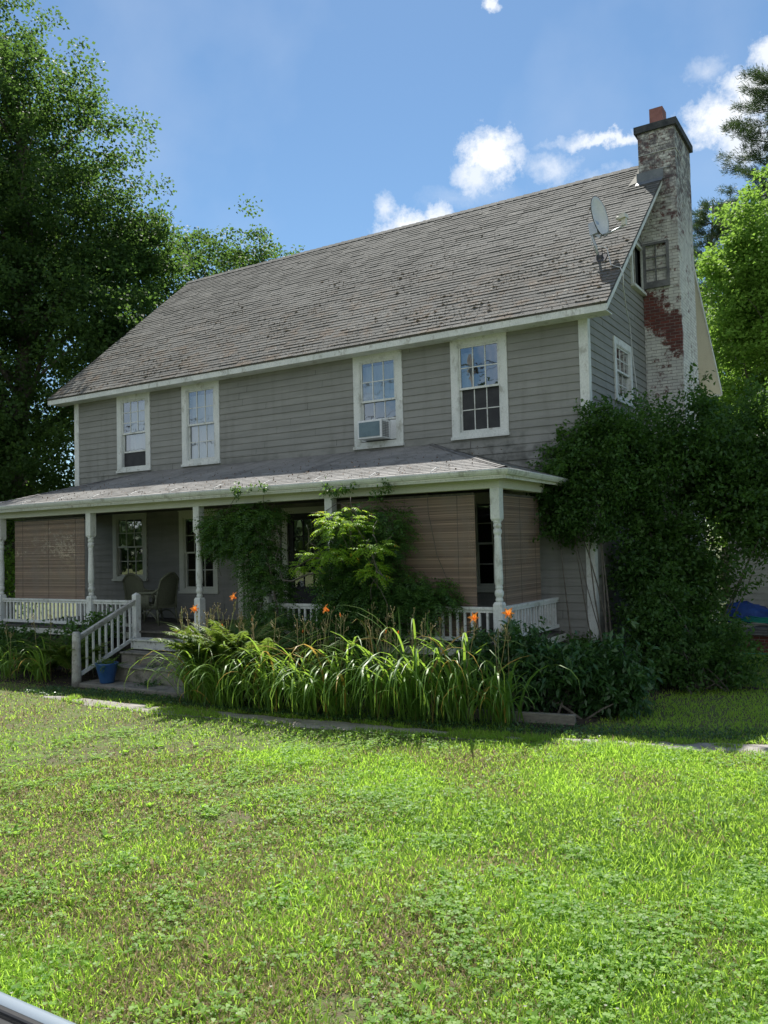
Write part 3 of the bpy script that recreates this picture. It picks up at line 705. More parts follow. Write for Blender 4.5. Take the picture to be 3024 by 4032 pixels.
# chimney --------------------------------------------------------------
ch = MB(); cx0, cx1, cy0, cy1 = 0.02, .80, 3.95, 5.48
rows = 160; zt = 10.775
for i in range(rows):
    pass
def wob(z, k): return .004*math.sin(z*9+k)+.003*math.sin(z*23+k*2)
zs = [GZ]+[GZ+.3+.0685*4*i for i in range(40)]; zs = [z for z in zs if z < zt]+[zt]
vs = []
for z in zs:
    vs += [(cx0, cy0+wob(z, 1), z), (cx1+wob(z, 2), cy0+wob(z, 1), z), (cx1+wob(z, 2), cy1+wob(z, 3), z), (cx0, cy1+wob(z, 3), z)]
fs = []
for i in range(len(zs)-1):
    for k in range(4): fs.append((i*4+k, i*4+(k+1) % 4, (i+1)*4+(k+1) % 4, (i+1)*4+k))
fs.append(tuple((len(zs)-1)*4+k for k in range(4)))
ch.add(vs, fs)
for k in range(150):   # proud and spalled bricks
    z = random.uniform(5, 10.5); z = round(z/.0685)*.0685+.006; 
    if random.random() < .55:
        a = random.uniform(cx0, cx1-.2); ch.box(a, a+.19, cy0-random.uniform(.003, .009), cy0+.02, z, z+.056)
    else:
        a = random.uniform(cy0, cy1-.2); ch.box(cx1-.02, cx1+random.uniform(.003, .009), a, a+.19, z, z+.056)
chim = ch.build('chimney', MAT['chimney'], house)
cp = MB(); cp.box(cx0-.07, cx1+.06, cy0-.06, cy1+.07, 10.776, 10.93)
capm = M('sooty_cap', (.035, .04, .045), (.07, .075, .08), 6, .9, bd=.01)
cp.build('chimney_cap', capm, chim, bevel=.006)
fu = MB(); fx0, fx1, fy0, fy1 = .17, .46, 4.45, 4.80; t = .035
for a in ((fx0, fx1, fy0, fy0+t), (fx0, fx1, fy1-t, fy1), (fx0, fx0+t, fy0+t, fy1-t), (fx1-t, fx1, fy0+t, fy1-t)): fu.box(*a, 10.931, 11.52)
fu.build('flue', MAT['clay'], chim)
fg = MB(); zf0 = z0+slope*(cy0+EO)
fg.add([(cx0-.05, cy0-.012, zf0+.02), (ER+.03, cy0-.012, zf0+.02), (ER+.03, cy0-.012, zf0+.20), (cx0-.05, cy0-.012, zf0+.20), (cx0-.05, cy0-.16, zf0-.105), (ER+.03, cy0-.16, zf0-.105)], [(0, 1, 2, 3), (0, 4, 5, 1)])
fg.box(cx0-.05, cx1-.1, cy0-.014, cy0-.002, zf0+.20, zf0+.215)
fg.build('flashing', MAT['lead'], chim)
f2 = MB(); f2.add([(cx0-.02, cy0-.02, zf0+.02), (cx0-.22, cy0-.10, zf0-.05), (cx0-.02, cy0+.35, zf0+.62), (cx0-.16, cy0+.30, zf0+.30)], [(0, 1, 3, 2)]); f2.build('flashing', M('faded_flashing', (.36, .35, .31), (.42, .4, .36), 3, .9, spec=.05), chim)
wr = MB(); wr.tube([(cx0, cy0-.012, 10.28), (cx1+.01, cy0-.012, 10.28)], .008, 5); wr.tube([(cx1+.014, cy0, 10.28), (cx1+.014, cy0+.5, 10.28)], .008, 5); wr.build('wire', MAT['cable'], chim)

# gutters, porch --------------------------------------------------------
PX0, PX1, PY = -13.28, -.68, -2.55
ZF, ZB, ZG = .276, 2.715, 2.99
GY = -2.86; GX1 = -.38; GX0 = -13.62
ZJ = 3.84; JX0, JX1 = -11.09, -3.19
prf = MB()
pl = math.hypot(-GY, ZJ-ZG); ps = Vector((0, -GY/pl, (ZJ-ZG)/pl)); pn = Vector((0, -ps.z, ps.y))
shingles(prf, (GX0, GY, ZG), (1, 0, 0), ps, pn, pl, lambda t: (JX0-GX0)*t/pl, lambda t: (GX1-GX0)-(GX1-JX1)*t/pl, e=.135, th=.009, jit=.003, vr=.08)
rl = math.hypot(GX1-JX1, ZJ-ZG); rs = Vector((-(GX1-JX1)/rl, 0, (ZJ-ZG)/rl)); rn = Vector((rs.z, 0, -rs.x))
shingles(prf, (GX1, GY, ZG), (0, 1, 0), rs, rn, rl, lambda t: (-GY)*t/rl, lambda t: -GY, e=.135, th=.009, jit=.003, vr=.08)
ll = math.hypot(JX0-GX0, ZJ-ZG); ls = Vector(((JX0-GX0)/ll, 0, (ZJ-ZG)/ll)); ln_ = Vector((-ls.z, 0, ls.x))
shingles(prf, (GX0, 0, ZG), (0, -1, 0), ls, ln_, ll, lambda t: 0, lambda t: -GY-(-GY)*t/ll, e=.135, th=.009, jit=.003, vr=.08)
proof = prf.build('porch_roof', MAT['proof'], house)
u = MB(); d = .006
u.add([(GX0, GY, ZG-d), (GX1, GY, ZG-d), (JX1, 0, ZJ-d), (JX0, 0, ZJ-d), (GX0, 0, ZG-d), (GX1, 0, ZG-d),
       (GX0, GY, ZG-.05), (GX1, GY, ZG-.05), (GX0, 0, ZG-.05), (GX1, 0, ZG-.05)], [(0, 1, 2, 3), (0, 3, 4), (1, 5, 2), (6, 8, 9, 7), (0, 6, 7, 1), (1, 7, 9, 5), (4, 8, 6, 0)])
u.build('roof_deck', MAT['darkwood'], proof)
for (a, b) in (((GX1, GY, ZG+.02), (JX1, 0, ZJ+.02)), ((GX0, GY, ZG+.02), (JX0, 0, ZJ+.02))):
    hc = MB(); a, b = Vector(a), Vector(b); n = 26; sx = 1 if a.x > -5 else -1
    for k in range(n):
        p = a.lerp(b, k/n); q = a.lerp(b, (k+1.15)/n)
        for off in (Vector((-sx*.10, 0, -.012)), Vector((sx*.03, .11, -.03))):
            hc.add([p+Vector((0, 0, .012)), q, q+off, p+off+Vector((0, 0, .012))], [(0, 1, 2, 3)], random.random())
    hc.build('hip_cap', MAT['proof'], proof)
# gutter profile extruded
def gutter(path_pts, outs, nm='gutter'):
    prof = [(0, .0), (.095, .0), (.10, -.012), (.085, -.05), (.06, -.085), (.0, -.09)]   # out, z
    mb = MB(); vs = []
    for p, o in zip(path_pts, outs):
        for a, z in prof: vs.append(Vector(p)+Vector(o)*a+Vector((0, 0, z)))
        vs.append(Vector(p)+Vector(o)*.088+Vector((0, 0, -.004))); 
    m = len(prof); fs = []
    for i in range(len(path_pts)-1):
        for k in range(1, m-1): fs.append((i*(m+1)+k, i*(m+1)+k+1, (i+1)*(m+1)+k+1, (i+1)*(m+1)+k))
        fs.append((i*(m+1)+1, (i+1)*(m+1)+1, (i+1)*(m+1)+m, i*(m+1)+m))
    mb.add(vs, fs); n = len(path_pts)-1
    mb.add(vs[:m], [tuple(range(m))]); mb.add(vs[n*(m+1):n*(m+1)+m], [tuple(range(m-1, -1, -1))])
    return mb
gt = gutter([(GX0, GY, ZG-.01), (GX1-.01, GY, ZG-.01), (GX1-.01, -.02, ZG-.03)], [(0, -1, 0), (1, -1, 0), (1, 0, 0)])
gut = gt.build('gutter', MAT['trim'], house)
for k in range(11):
    x = GX0+.5+k*1.15; st = MB()
    st.tube([(x-.04, GY+.30, ZG+.125), (x-.02, GY+.15, ZG+.10), (x, GY+.02, ZG+.055), (x+.01, GY-.05, ZG+.03), (x+.01, GY-.092, ZG-.006)], .007, 5)
    st.build('hanger_strap', MAT['cable'], gut)
pf = MB(); pf.box(GX0+.01, GX1-.03, GY+.012, GY+.035, ZG-.15, ZG-.012); pf.box(GX1-.035, GX1-.012, GY+.036, 0, ZG-.15, ZG-.012); pf.build('porch_fascia', MAT['trim'], house)
bm_ = MB(); bm_.box(PX0-.09, PX1+.09, PY-.08, PY+.08, ZB, ZG-.06); bm_.box(PX1-.07, PX1+.075, PY+.081, -.01, ZB, ZG-.06); bm_.box(PX0-.075, PX0+.07, PY+.081, -.01, ZB, ZG-.06)
bm_.build('porch_beam', MAT['beam'], house, bevel=.004)
pc_ = MB(); pc_.box(GX0+.04, GX1-.04, GY+.04, -.005, ZG-.052, ZG-.05-.0)
pc_.box(PX0, PX1, PY+.09, -.03, ZB+.12, ZB+.14); pc_.build('porch_ceiling', MAT['darkwood'], house)  # dark boards chosen here to deepen the shade under the porch
fl_ = MB()
x = GX0+.25
while x < PX1+.1: fl_.box(x, min(x+.135, PX1+.12), PY-.12, -.03, ZF-.035, ZF+random.uniform(-.003, .002)); x += .14
fl_.build('porch_floor', MAT['darkwood'], house)
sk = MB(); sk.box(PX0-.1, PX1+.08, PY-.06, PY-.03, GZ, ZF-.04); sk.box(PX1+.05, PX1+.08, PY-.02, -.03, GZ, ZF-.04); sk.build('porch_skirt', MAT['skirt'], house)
fs_ = MB(); fs_.box(PX0-.1, -8.75, PY-.135, PY-.115, ZF-.16, ZF-.04); fs_.build('floor_fascia', MAT['beam'], house); fs_ = MB(); fs_.box(-5.3, PX1+.13, PY-.135, PY-.115, ZF-.16, ZF-.04); fs_.box(PX1+.125, PX1+.145, PY-.13, -.03, ZF-.16, ZF-.04); fs_.build('floor_fascia', MAT['beam'], house)
# turned posts
def sqlathe():
    mb = MB(); h = .076
    mb.box(-h, h, -h, h, 0, .64); mb.add([(-h, -h, .64), (h, -h, .64), (h, h, .64), (-h, h, .64), (-.06, -.06, .68), (.06, -.06, .68), (.06, .06, .68), (-.06, .06, .68)], [(0, 1, 5, 4), (1, 2, 6, 5), (2, 3, 7, 6), (3, 0, 4, 7), (4, 5, 6, 7)])
    prof = [(.055, .68), (.058, .70), (.062, .72), (.052, .735), (.05, .75), (.064, .775), (.072, .81), (.070, .84), (.055, .87), (.052, .885), (.060, .90), (.060, .915), (.05, .93),
            (.066, .96), (.068, 1.05), (.064, 1.3), (.056, 1.5), (.053, 1.62), (.058, 1.66), (.058, 1.675), (.05, 1.69), (.055, 1.72), (.068, 1.75), (.066, 1.79), (.052, 1.81), (.050, 1.825), (.064, 1.84), (.064, 1.87), (.057, 1.885), (.057, 1.90), (.066, 1.91), (.066, 1.935)]
    mb.lathe((0, 0, 0), prof, 18)
    mb.add([(-.06, -.06, 1.93), (.06, -.06, 1.93), (.06, .06, 1.93), (-.06, .06, 1.93), (-h, -h, 1.965), (h, -h, 1.965), (h, h, 1.965), (-h, h, 1.965)], [(0, 1, 5, 4), (1, 2, 6, 5), (2, 3, 7, 6), (3, 0, 4, 7), (3, 2, 1, 0)])
    mb.box(-h, h, -h, h, 1.965, ZB-ZF)
    return mb
pm = sqlathe(); POSTX = [-13.28, -10.13, -6.98, -3.83, -.68]
first = None
for x in POSTX:
    if first is None:
        pm.v = [(a+x, b+PY, c+ZF) for a, b, c in pm.v]; first = pm.build('porch_post', MAT['trim'], house, origin=(x, PY, ZF))
    else:
        c = first.copy(); COL.objects.link(c); c.parent = house; c.location = Vector((x, PY, ZF))-WL[house]
# railings
bal = None
def baluster(parent, x, y, z, h, m=MAT['trim']):
    global bal
    if bal is None:
        b = MB(); b.box(-.017, .017, -.017, .017, 0, 1); bal = b; 
        me = bpy.data.meshes.new('baluster'); me.from_pydata(b.v, [], b.f); me.materials.append(MAT['trim']); bal = me
    o = bpy.data.objects.new('baluster', bal); COL.objects.link(o); o.parent = parent
    o.location = Vector((x, y, z))-WL[parent]; o.scale = (1, 1, h); return o
def railing(a, b, skip=None):
    (xa, ya), (xb, yb) = a, b; mb = MB(); zr = .885
    p, q = Vector((xa, ya, zr-.03)), Vector((xb, yb, zr-.03)); mb.bar(p, q, .075, .04); mb.bar(p-Vector((0, 0, .045)), q-Vector((0, 0, .045)), .04, .045)
    mb.bar(Vector((xa, ya, ZF+.09)), Vector((xb, yb, ZF+.09)), .045, .06)
    r = mb.build('porch_railing', MAT['trim'], house); L_ = math.hypot(xb-xa, yb-ya); n = int(L_/.125)
    for k in range(1, n):
        x, y = xa+(xb-xa)*k/n, ya+(yb-ya)*k/n; o = baluster(r, x, y, ZF+.115, .405)
        o.rotation_euler = (random.uniform(-.01, .01), random.uniform(-.012, .012), 0)
railing((-13.2, PY), (-10.21, PY)); railing((-10.05, PY), (-8.68, PY)); railing((-5.2, PY), (-3.91, PY)); railing((-3.75, PY), (-.76, PY)); railing((-.68, PY+.08), (-.68, -.04))
nw = MB(); nw.box(-5.34, -5.22, PY-.06, PY+.06, ZF, 1.0); nw.build('newel_post', MAT['trim'], house, bevel=.006)

# fixed cable on gable
# ------------------------------------------------------------------ front steps and stair rail
steps = empty('front_steps', (-6.9, -3.4, GZ), 'mossy concrete front steps with white peeling top riser leading up to the porch', 'steps')
s1 = MB(); s1.box(-8.42, -5.35, -3.0, PY-.13, -.04, .118); s1.box(-8.42, -5.35, -3.03, PY-.14, .12, .155); s1.build('top_riser', M('peeling_white_riser', (.5, .52, .5), (.58, .6, .57), 3, .7, dirt=((.1, .1, .08), 6, .5, .9)), steps, bevel=.006)
for i, (y0_, y1_, za, zb) in enumerate(((-3.34, -2.62, -.34, -.09), (-3.70, -2.62, -.54, -.30))):
    s = MB(); s.box(-8.30+.1*i, -5.3-.0*i, y0_, y1_, za, zb+(-.0)); s.box(-8.30+.1*i-.02, -5.28, y0_-.03, y0_+.3, zb+.001, zb+.035); s.build('step', MAT['concrete'], steps, bevel=.012)
s = MB(); s.box(-8.55, -5.6, -4.18, -2.7, GZ-.1, -.54); s.build('stone_slab', MAT['concrete'], steps, bevel=.02)
rail = empty('stair_railing', (-8.6, -3.4, GZ), 'sloping white wooden stair railing with weathered post on the left of the front steps', 'railing')
n1 = MB(); n1.box(-8.66, -8.54, PY-.20, PY-.07, .10, 1.0); n1.add([(-8.66, PY-.20, 1.0), (-8.54, PY-.20, 1.0), (-8.54, PY-.07, 1.0), (-8.66, PY-.07, 1.0), (-8.60, PY-.135, 1.05)], [(0, 1, 4), (1, 2, 4), (2, 3, 4), (3, 0, 4)]); n1.build('newel_post', MAT['trim'], rail, bevel=.004)
n2_ = MB(); n2_.lathe((-8.57, -4.16, GZ), [(.095, 0), (.088, .3), (.08, .7), (.078, 1.0), (.06, 1.03), (.0, 1.035)], 10); n2_.build('lower_post', MAT['weathered'], rail)
a, b = Vector((-8.59, PY-.16, .90)), Vector((-8.57, -4.12, .30))
hr = MB(); hr.bar(a, b, .085, .045); hr.bar(a-Vector((0, 0, .05)), b-Vector((0, 0, .05)), .04, .05); hr.build('handrail', MAT['weathered'], rail)
b2 = MB(); b2.bar(a-Vector((0, 0, .74)), b-Vector((0, 0, .72)), .05, .06); b2.build('bottom_rail', MAT['trim'], rail)
for k in range(1, 9):
    p = a.lerp(b, k/9.3); baluster(rail, p.x, p.y, p.z-.72, .64)
pst = MB(); pst.box(-6.06, -5.99, -3.86, -3.79, GZ, -.10); tagp(pst.build('wooden_stake', MAT['weathered'], None, bevel=.004), 'short peeling white post standing among the leaves right of the steps', 'post')

# ------------------------------------------------------------------ blinds
def blind(nm, p, q, zt, zb, label, sway=0.0, cord=None):
    p, q = Vector(p), Vector(q); d = (q-p); L_ = d.length; d.normalize(); n = Vector((d.y, -d.x, 0))
    root = empty(nm, ((p.x+q.x)/2, (p.y+q.y)/2, zb), label, 'blind', 'bamboo blinds hanging along the porch')
    mb = MB(); k = int((zt-zb)/.016)
    for i in range(k):
        z = zt-(i+1)*.016; off = n*(sway*math.sin((zt-z)/(zt-zb)*math.pi)+random.uniform(-.001, .001)); t = random.random()
        a, b = p+off, q+off; th = n*(.003+(.002 if i % 2 else 0))
        a = Vector((a.x, a.y, z)); b = Vector((b.x, b.y, z)); h = Vector((0, 0, .0153))
        mb.add([a+th, b+th, b+th+h, a+th+h, a-th, b-th, b-th+h, a-th+h], [(0, 1, 2, 3), (7, 6, 5, 4), (0, 4, 5, 1), (3, 2, 6, 7)], t*.7 if i % 9 else 1.0)
    mb.build('slats', MAT['blind'], root)
    c = MB()
    for f_ in (.12, .5, .88):
        a = p.lerp(q, f_)+n*.006; c.tube([(a.x, a.y, zt), (a.x, a.y, zb)], .003, 4)
    c.build('binding', MAT['darkwood'], root)
    hb = MB(); hb.bar((p.x, p.y, zt+.02), (q.x, q.y, zt+.02), .03, .035); hb.build('head_rail', MAT['darkwood'], root)
    if cord:
        cc = MB(); cc.tube(cord, .006, 5); cc.build('pull_cord', MAT['twig'], root)
blind('bamboo_blind', (-12.95, -2.42, 0), (-10.50, -2.42, 0), 2.62, .80, 'wide faded bamboo blind at the far left end of the porch')
blind('bamboo_blind', (-3.70, -2.42, 0), (-1.12, -2.42, 0), 2.64, .34, 'brown bamboo blind with dangling cord left of the corner porch post', cord=[(-1.93, -2.50, 2.74), (-1.92, -2.50, 2.4), (-1.78, -2.5, 1.7), (-1.52, -2.5, 1.1), (-1.25, -2.50, .72)])
blind('bamboo_blind', (-.76, -2.33, 0), (-.76, -.62, 0), 2.62, .86, 'dark bamboo blind closing the right end of the porch above its side railing')

# ------------------------------------------------------------------ wicker chairs
def wicker(loc, rz, label, arms=True, sc=1.0):
    root = empty('wicker_chair', loc, label, 'chair', 'wicker chairs on the porch')
    ca, sa = math.cos(rz)*sc, math.sin(rz)*sc
    T = lambda x, y, z: (loc[0]+x*ca-y*sa, loc[1]+x*sa+y*ca, loc[2]+z*sc)
    lm = MB()
    for sx in (-1, 1):
        for x in (-.27, .30):
            l = MB(); l.tube([T(x*.9, sx*.27, .40), T(x*1.12, sx*.30, .0)], .022, 7); l.build('leg', MAT['wicker'], root)
    st = MB(); n = 14
    st.mbox(T, -.30, .30, -.29, .29, .36, .42); st.build('seat', MAT['wicker'], root)
    for sx in (-1, 1):
        sp = MB()
        pts = [T(-.30+.6*t, sx*.30, .30-.20*(2*t-1)**2) for t in np.linspace(0, 1, 9)]; sp.tube(pts, .014, 6)
        for k in range(13):
            x = -.28+.56*k/12
            if .08 < x < .24 : sp.tube([T(x, sx*.305, .36), T(x, sx*.305, .43)], .01, 5); sp.tube([T(x, sx*.305, .60), T(x, sx*.305, .66)], .01, 5); continue
            sp.tube([T(x, sx*.305, .34), T(x, sx*.305, .66)], .021, 5)
        sp.build('side_panel', MAT['wicker'], root)
    ar = MB()
    for sx in (-1, 1): ar.tube([T(-.33, sx*.31, .62), T(-.31, sx*.315, .68), T(-.1, sx*.315, .69), T(.2, sx*.31, .70), T(.34, sx*.29, .78)], [.02, .032, .034, .032, .025], 8)
    ar.build('armrest', MAT['wicker'], root)
    bk = MB(); rows = 18; cols = 12; V = []; 
    for r in range(rows+1):
        t = r/rows
        for c in range(cols+1):
            s = c/cols*2-1; top = 1.12-.16*s*s; z = .40+(top-.40)*t
            V.append(T(.28+.16*t-.10*(1-s*s)*0-.06*abs(s)**2+.0, s*(.30-.03*t), z))
    F_ = [(r*(cols+1)+c, r*(cols+1)+c+1, (r+1)*(cols+1)+c+1, (r+1)*(cols+1)+c) for r in range(rows) for c in range(cols)]
    bk.add(V, F_, .5, True); bk.tube([V[rows*(cols+1)+c] for c in range(cols+1)], .028, 7)
    bk.tube([V[r*(cols+1)] for r in range(rows+1)], .022, 6); bk.tube([V[r*(cols+1)+cols] for r in range(rows+1)], .022, 6)
    b = bk.build('backrest', MAT['wicker'], root); so2 = b.modifiers.new('solid', 'SOLIDIFY'); so2.thickness = .025
wicker((-9.34, -1.45, ZF), .05, 'high backed wicker armchair seen from the side beside the top of the steps')
wicker((-10.3, -.95, ZF), -1.45, 'second wicker armchair facing out under the left porch window', sc=.98)

# ------------------------------------------------------------------ air conditioner
ac = empty('air_conditioner', (-4.39, -.1, 4.02), 'white window air conditioner with teal panel in the third upstairs window', 'air conditioner')
q = MB(); q.box(-4.70, -4.12, -.34, .1, 4.035, 4.41); q.build('casing', MAT['acbody'], ac, bevel=.012)
q = MB(); q.box(-4.655, -4.165, -.352, -.341, 4.075, 4.37); q.build('front_panel', MAT['acpanel'], ac)
q = MB()
for k in range(9): q.box(-4.119, -4.108, -.31, -.08, 4.07+.034*k, 4.09+.034*k)
for k in range(3): q.box(-4.117, -4.110, -.31+.1*k, -.30+.1*k, 4.06, 4.38)
q.build('side_louvres', MAT['acgrille'], ac)
q = MB(); q.box(-4.815, -4.705, -.01, .01, 4.03, 4.42); q.box(-4.115, -3.96, -.01, .01, 4.03, 4.42); q.build('filler_panel', MAT['acbody'], ac)

# ------------------------------------------------------------------ satellite dish
def dish():
    bx, by = -.03, 1.01; bz = ZE+.145+slope*(by+EO)
    r = empty('satellite_dish', (bx, by, bz), 'grey satellite dish on a bent mast at the right end of the mossy roof', 'satellite dish')
    m = MB(); m.tube([(bx, by, bz), (bx-.08, by-.02, bz+.34), (bx-.13, by-.02, bz+.56), (bx-.13, by-.02, bz+.62)], .027, 10); m.build('mast', MAT['metal'], r)
    m = MB(); T = lambda a, b, c: (bx+a, by+b, bz+slope*b+c); m.mbox(T, -.10, .14, -.12, .12, .0, .02); m.mbox(T, -.04, .06, -.05, .05, .02, .10); m.build('foot_plate', MAT['darkmetal'], r)
    m = MB(); m.tube([(bx+.22, by-.05, bz), (bx+.02, by, bz+.2)], .008, 5); m.build('stay', MAT['darkmetal'], r)
    c = Vector((bx+.03, by-.02, bz+.80)); ax = Vector((.96, -.17, .12)).normalized()      # boresight points right and up
    upv = (Vector((0, 0, 1))-ax*ax.z).normalized(); sd = ax.cross(upv)
    mb = MB(); rings = 9; seg = 36; V = [c-ax*.07]
    for i in range(1, rings+1):
        t = i/rings
        for k in range(seg):
            a = 2*math.pi*k/seg; V.append(c+ax*(-.07+.09*t*t)+sd*(.33*t*math.cos(a))+upv*(.385*t*math.sin(a)))
    F = [(0, 1+k, 1+(k+1) % seg) for k in range(seg)]
    for i in range(rings-1):
        for k in range(seg): F.append((1+i*seg+k, 1+(i+1)*seg+k, 1+(i+1)*seg+(k+1) % seg, 1+i*seg+(k+1) % seg))
    mb.add(V, F, .5, True); o = mb.build('reflector', MAT['dish'], r); s = o.modifiers.new('solid', 'SOLIDIFY'); s.thickness = .008
    rim = MB(); pts = [c+ax*.02+sd*(.335*math.cos(2*math.pi*k/40))+upv*(.39*math.sin(2*math.pi*k/40)) for k in range(41)]; rim.tube(pts, .008, 5, cap=False); rim.build('rim', MAT['darkmetal'], r)
    bb = MB(); e = c-ax*.13-upv*.18
    bb.bar(e+upv*.11, e-upv*.13, .12, .16, up=ax); bb.bar(e-upv*.1, c-ax*.03-upv*.40, .05, .05); bb.build('bracket', MAT['metal'], r)
    am = MB(); s0 = c-ax*.05-upv*.37; s1_ = c+ax*.46-upv*.36; am.tube([s0, s0.lerp(s1_, .5)-upv*.02, s1_], .017, 8); am.build('feed_arm', MAT['metal'], r)
    lb = MB(); lb.bar(s1_, s1_+upv*.12+ax*.02, .07, .08, up=ax); h = s1_+upv*.16
    lb.bar(h+ax*.07, h-ax*.05, .16, .08); 
    for k in (-.04, .04): lb.tube([h-ax*.04+sd*k, h-ax*.11+sd*k], .032, 12)
    lb.build('feed_horn', MAT['lnb'], r)
    cb = MB(); rz = lambda x, y: ZE+.155+slope*(y+EO)
    P = [(bx-.13, by-.02, bz+.46), (bx-.12, by-.06, bz+.28), (bx+.05, by-.1, bz+.2), (bx+.2, by-.16, bz+.12), (bx+.32, .66, rz(0, .66)+.02), (.50, .52, rz(0, .52)+.01), (.545, .5, 6.5), (.53, .62, 6.35), (.3, 1.8, 6.2), (.06, 2.75, 6.1), (.045, 2.80, 5.9), (.075, 2.86, 5.2), (.05, 2.9, 4.2), (.04, 2.92, 2.5)]
    P = [(bx-.13, by-.02, bz+.46), (bx-.12, by-.06, bz+.28), (bx+.05, by-.1, bz+.2), (bx+.2, by-.16, bz+.12), (bx+.32, .66, rz(0, .66)+.02), (.50, .52, rz(0, .52)+.01), (.55, .50, rz(0, .5)-.12), (.53, .56, rz(0, .5)-.35), (.35, 1.35, rz(0, .5)-.5), (.06, 2.62, rz(0, .5)-.45), (.045, 2.72, 6.1), (.06, 2.80, 5.5), (.10, 2.86, 4.9), (.06, 2.9, 4.1), (.04, 2.92, 2.5)]
    cb.tube(P, .009, 6); cb.build('coax_cable', MAT['cable'], r)
dish()

# ================================================================== vegetation
def curve_pts(a, b, bend, n=6, r=None):
    a, b = Vector(a), Vector(b); r = r or random; off = Vector((r.uniform(-1, 1), r.uniform(-1, 1), r.uniform(.1, .8)))*bend
    return [a.lerp(b, t)+off*math.sin(t*math.pi)*1.0 for t in [i/(n-1) for i in range(n)]]
def tree(name, label, cat, base, h, blobs, ncl, per, leaf, mat, seed, tr=.3, group=None, clr=(.5, 1.0), flat=.65, bias=.42):
    """blobs: list of (cx,cy,cz,rx,ry,rz); leaves in sprays around random points biased to each blob's shell"""
    r = np.random.default_rng(seed); rr = random.Random(seed)
    root = empty(name, base, label, cat, group)
    vol = np.array([b[3]*b[4]*b[5] for b in blobs])**(2/3); pick = r.choice(len(blobs), ncl, p=vol/vol.sum())
    B = np.array(blobs)[pick]; d = rdir(ncl, .12, r); rad = r.uniform(0, 1, ncl)**bias
    lump = 1+.16*np.sin(d[:, 0]*5+B[:, 0])+.12*np.sin(d[:, 2]*7+B[:, 1]*2)+.10*np.sin(d[:, 1]*9+2)
    C = B[:, :3]+d*B[:, 3:]*(rad*lump)[:, None]; cr = r.uniform(*clr, ncl)
    n = ncl*per; ci = np.repeat(np.arange(ncl), per)
    q = r.normal(size=(n, 3))*.5; ql = np.linalg.norm(q, axis=1, keepdims=True); q = q/np.maximum(ql, 1e-6)*np.where(ql > .95, .95*r.uniform(.3, 1, (n, 1)), ql); q[:, 2] *= flat
    P = C[ci]+q*cr[ci][:, None]
    P[:, 2] -= .25*np.hypot(q[:, 0], q[:, 1])**2*cr[ci]
    A = nrm(q*np.array([1, 1, .4])+r.normal(size=(n, 3))*.55+d[ci]*.3+np.array([0, 0, -.25]))
    N = nrm(r.normal(size=(n, 3))*.55+np.array([0, 0, 1.0]))
    ctint = r.uniform(0, 1, ncl)
    t = np.clip(.55*ctint[ci]+.45*r.uniform(0, 1, n), 0, .9)
    lb = LB(); s = r.uniform(.7, 1.25, n)*leaf; lb.leaves(P, A, N, s, s*.78, t, .15, .10, .5)
    crown = lb.build('crown', mat, root)
    tb = MB(); b = Vector(base); top = max(bb[2]-bb[5]*.15 for bb in blobs); cxm = sum(bb[0] for bb in blobs)/len(blobs); cym = sum(bb[1] for bb in blobs)/len(blobs)
    spine = [b.lerp(Vector((cxm, cym, top)), t)+Vector((math.sin(t*5+seed)*.25*h/18, math.cos(t*4+seed)*.25*h/18, 0)) for t in np.linspace(0, 1, 9)]
    tb.tube(spine, [tr*(1.25 if i == 0 else 1)*(1-.85*i/8) for i in range(9)], 10); tb.build('trunk', MAT['bark'], root)
    lm = MB(); idx = r.choice(ncl, min(ncl, 46), replace=False)
    for i in idx:
        e = C[i]; f = min(.85, max(.12, (e[2]-b.z)/(top-b.z)-rr.uniform(.12, .28))); k = f*8; a = spine[int(k)].lerp(spine[min(8, int(k)+1)], k-int(k))
        w = tr*(1-.8*f)*.42
        lm.tube(curve_pts(a, e, .5, 6, rr), [w, w*.8, w*.62, w*.45, w*.3, w*.12], 6)
    lm.build('limbs', MAT['bark'], root)
    return root

# left: big maple, its darker companions, and the trees filling the gap under it
tree('maple_tree', 'tallest dark green maple filling the upper left behind the left end of the house', 'tree', (-21.0, 2.6, GZ), 24,
     [(-20.7, 3.0, 15.0, 3.9, 4.2, 4.6), (-22.0, 1.8, 19.2, 2.7, 3.0, 3.6), (-19.8, 4.6, 11.2, 4.0, 4.0, 3.2), (-23, 1.4, 11, 4.6, 5, 4.6), (-18.5, 6.0, 12.4, 2.1, 2.2, 2.3), (-16.5, 3.6, 8.8, 1.6, 2.2, 2.2), (-22.5, 1, 7, 5, 5, 4)],
     3000, 78, .125, MAT['maple'], 11, tr=.42, clr=(.42, .85), bias=.5)
tree('maple_tree', 'middle maple with ragged crown rising behind the left gable', 'tree', (-21.5, 12, GZ), 17,
     [(-20.6, 12.5, 12.2, 3.6, 3.6, 4.4), (-18.2, 13.2, 11.4, 2.6, 2.8, 3.2), (-22.5, 11, 8, 4, 4, 4), (-20, 12, 6, 4, 4, 3.4)],
     1100, 66, .135, MAT['maple'], 12, tr=.32, clr=(.4, .8))
tree('maple_tree', 'small distant tree whose top just clears the left end of the roof ridge', 'tree', (-20.5, 20.5, GZ), 13,
     [(-20, 20.5, 10.6, 3.0, 3, 2.9), (-17.6, 21.5, 10.4, 2.4, 2.4, 2.2)], 420, 46, .18, MAT['yellowgreen'], 13, tr=.25, clr=(.45, .9))
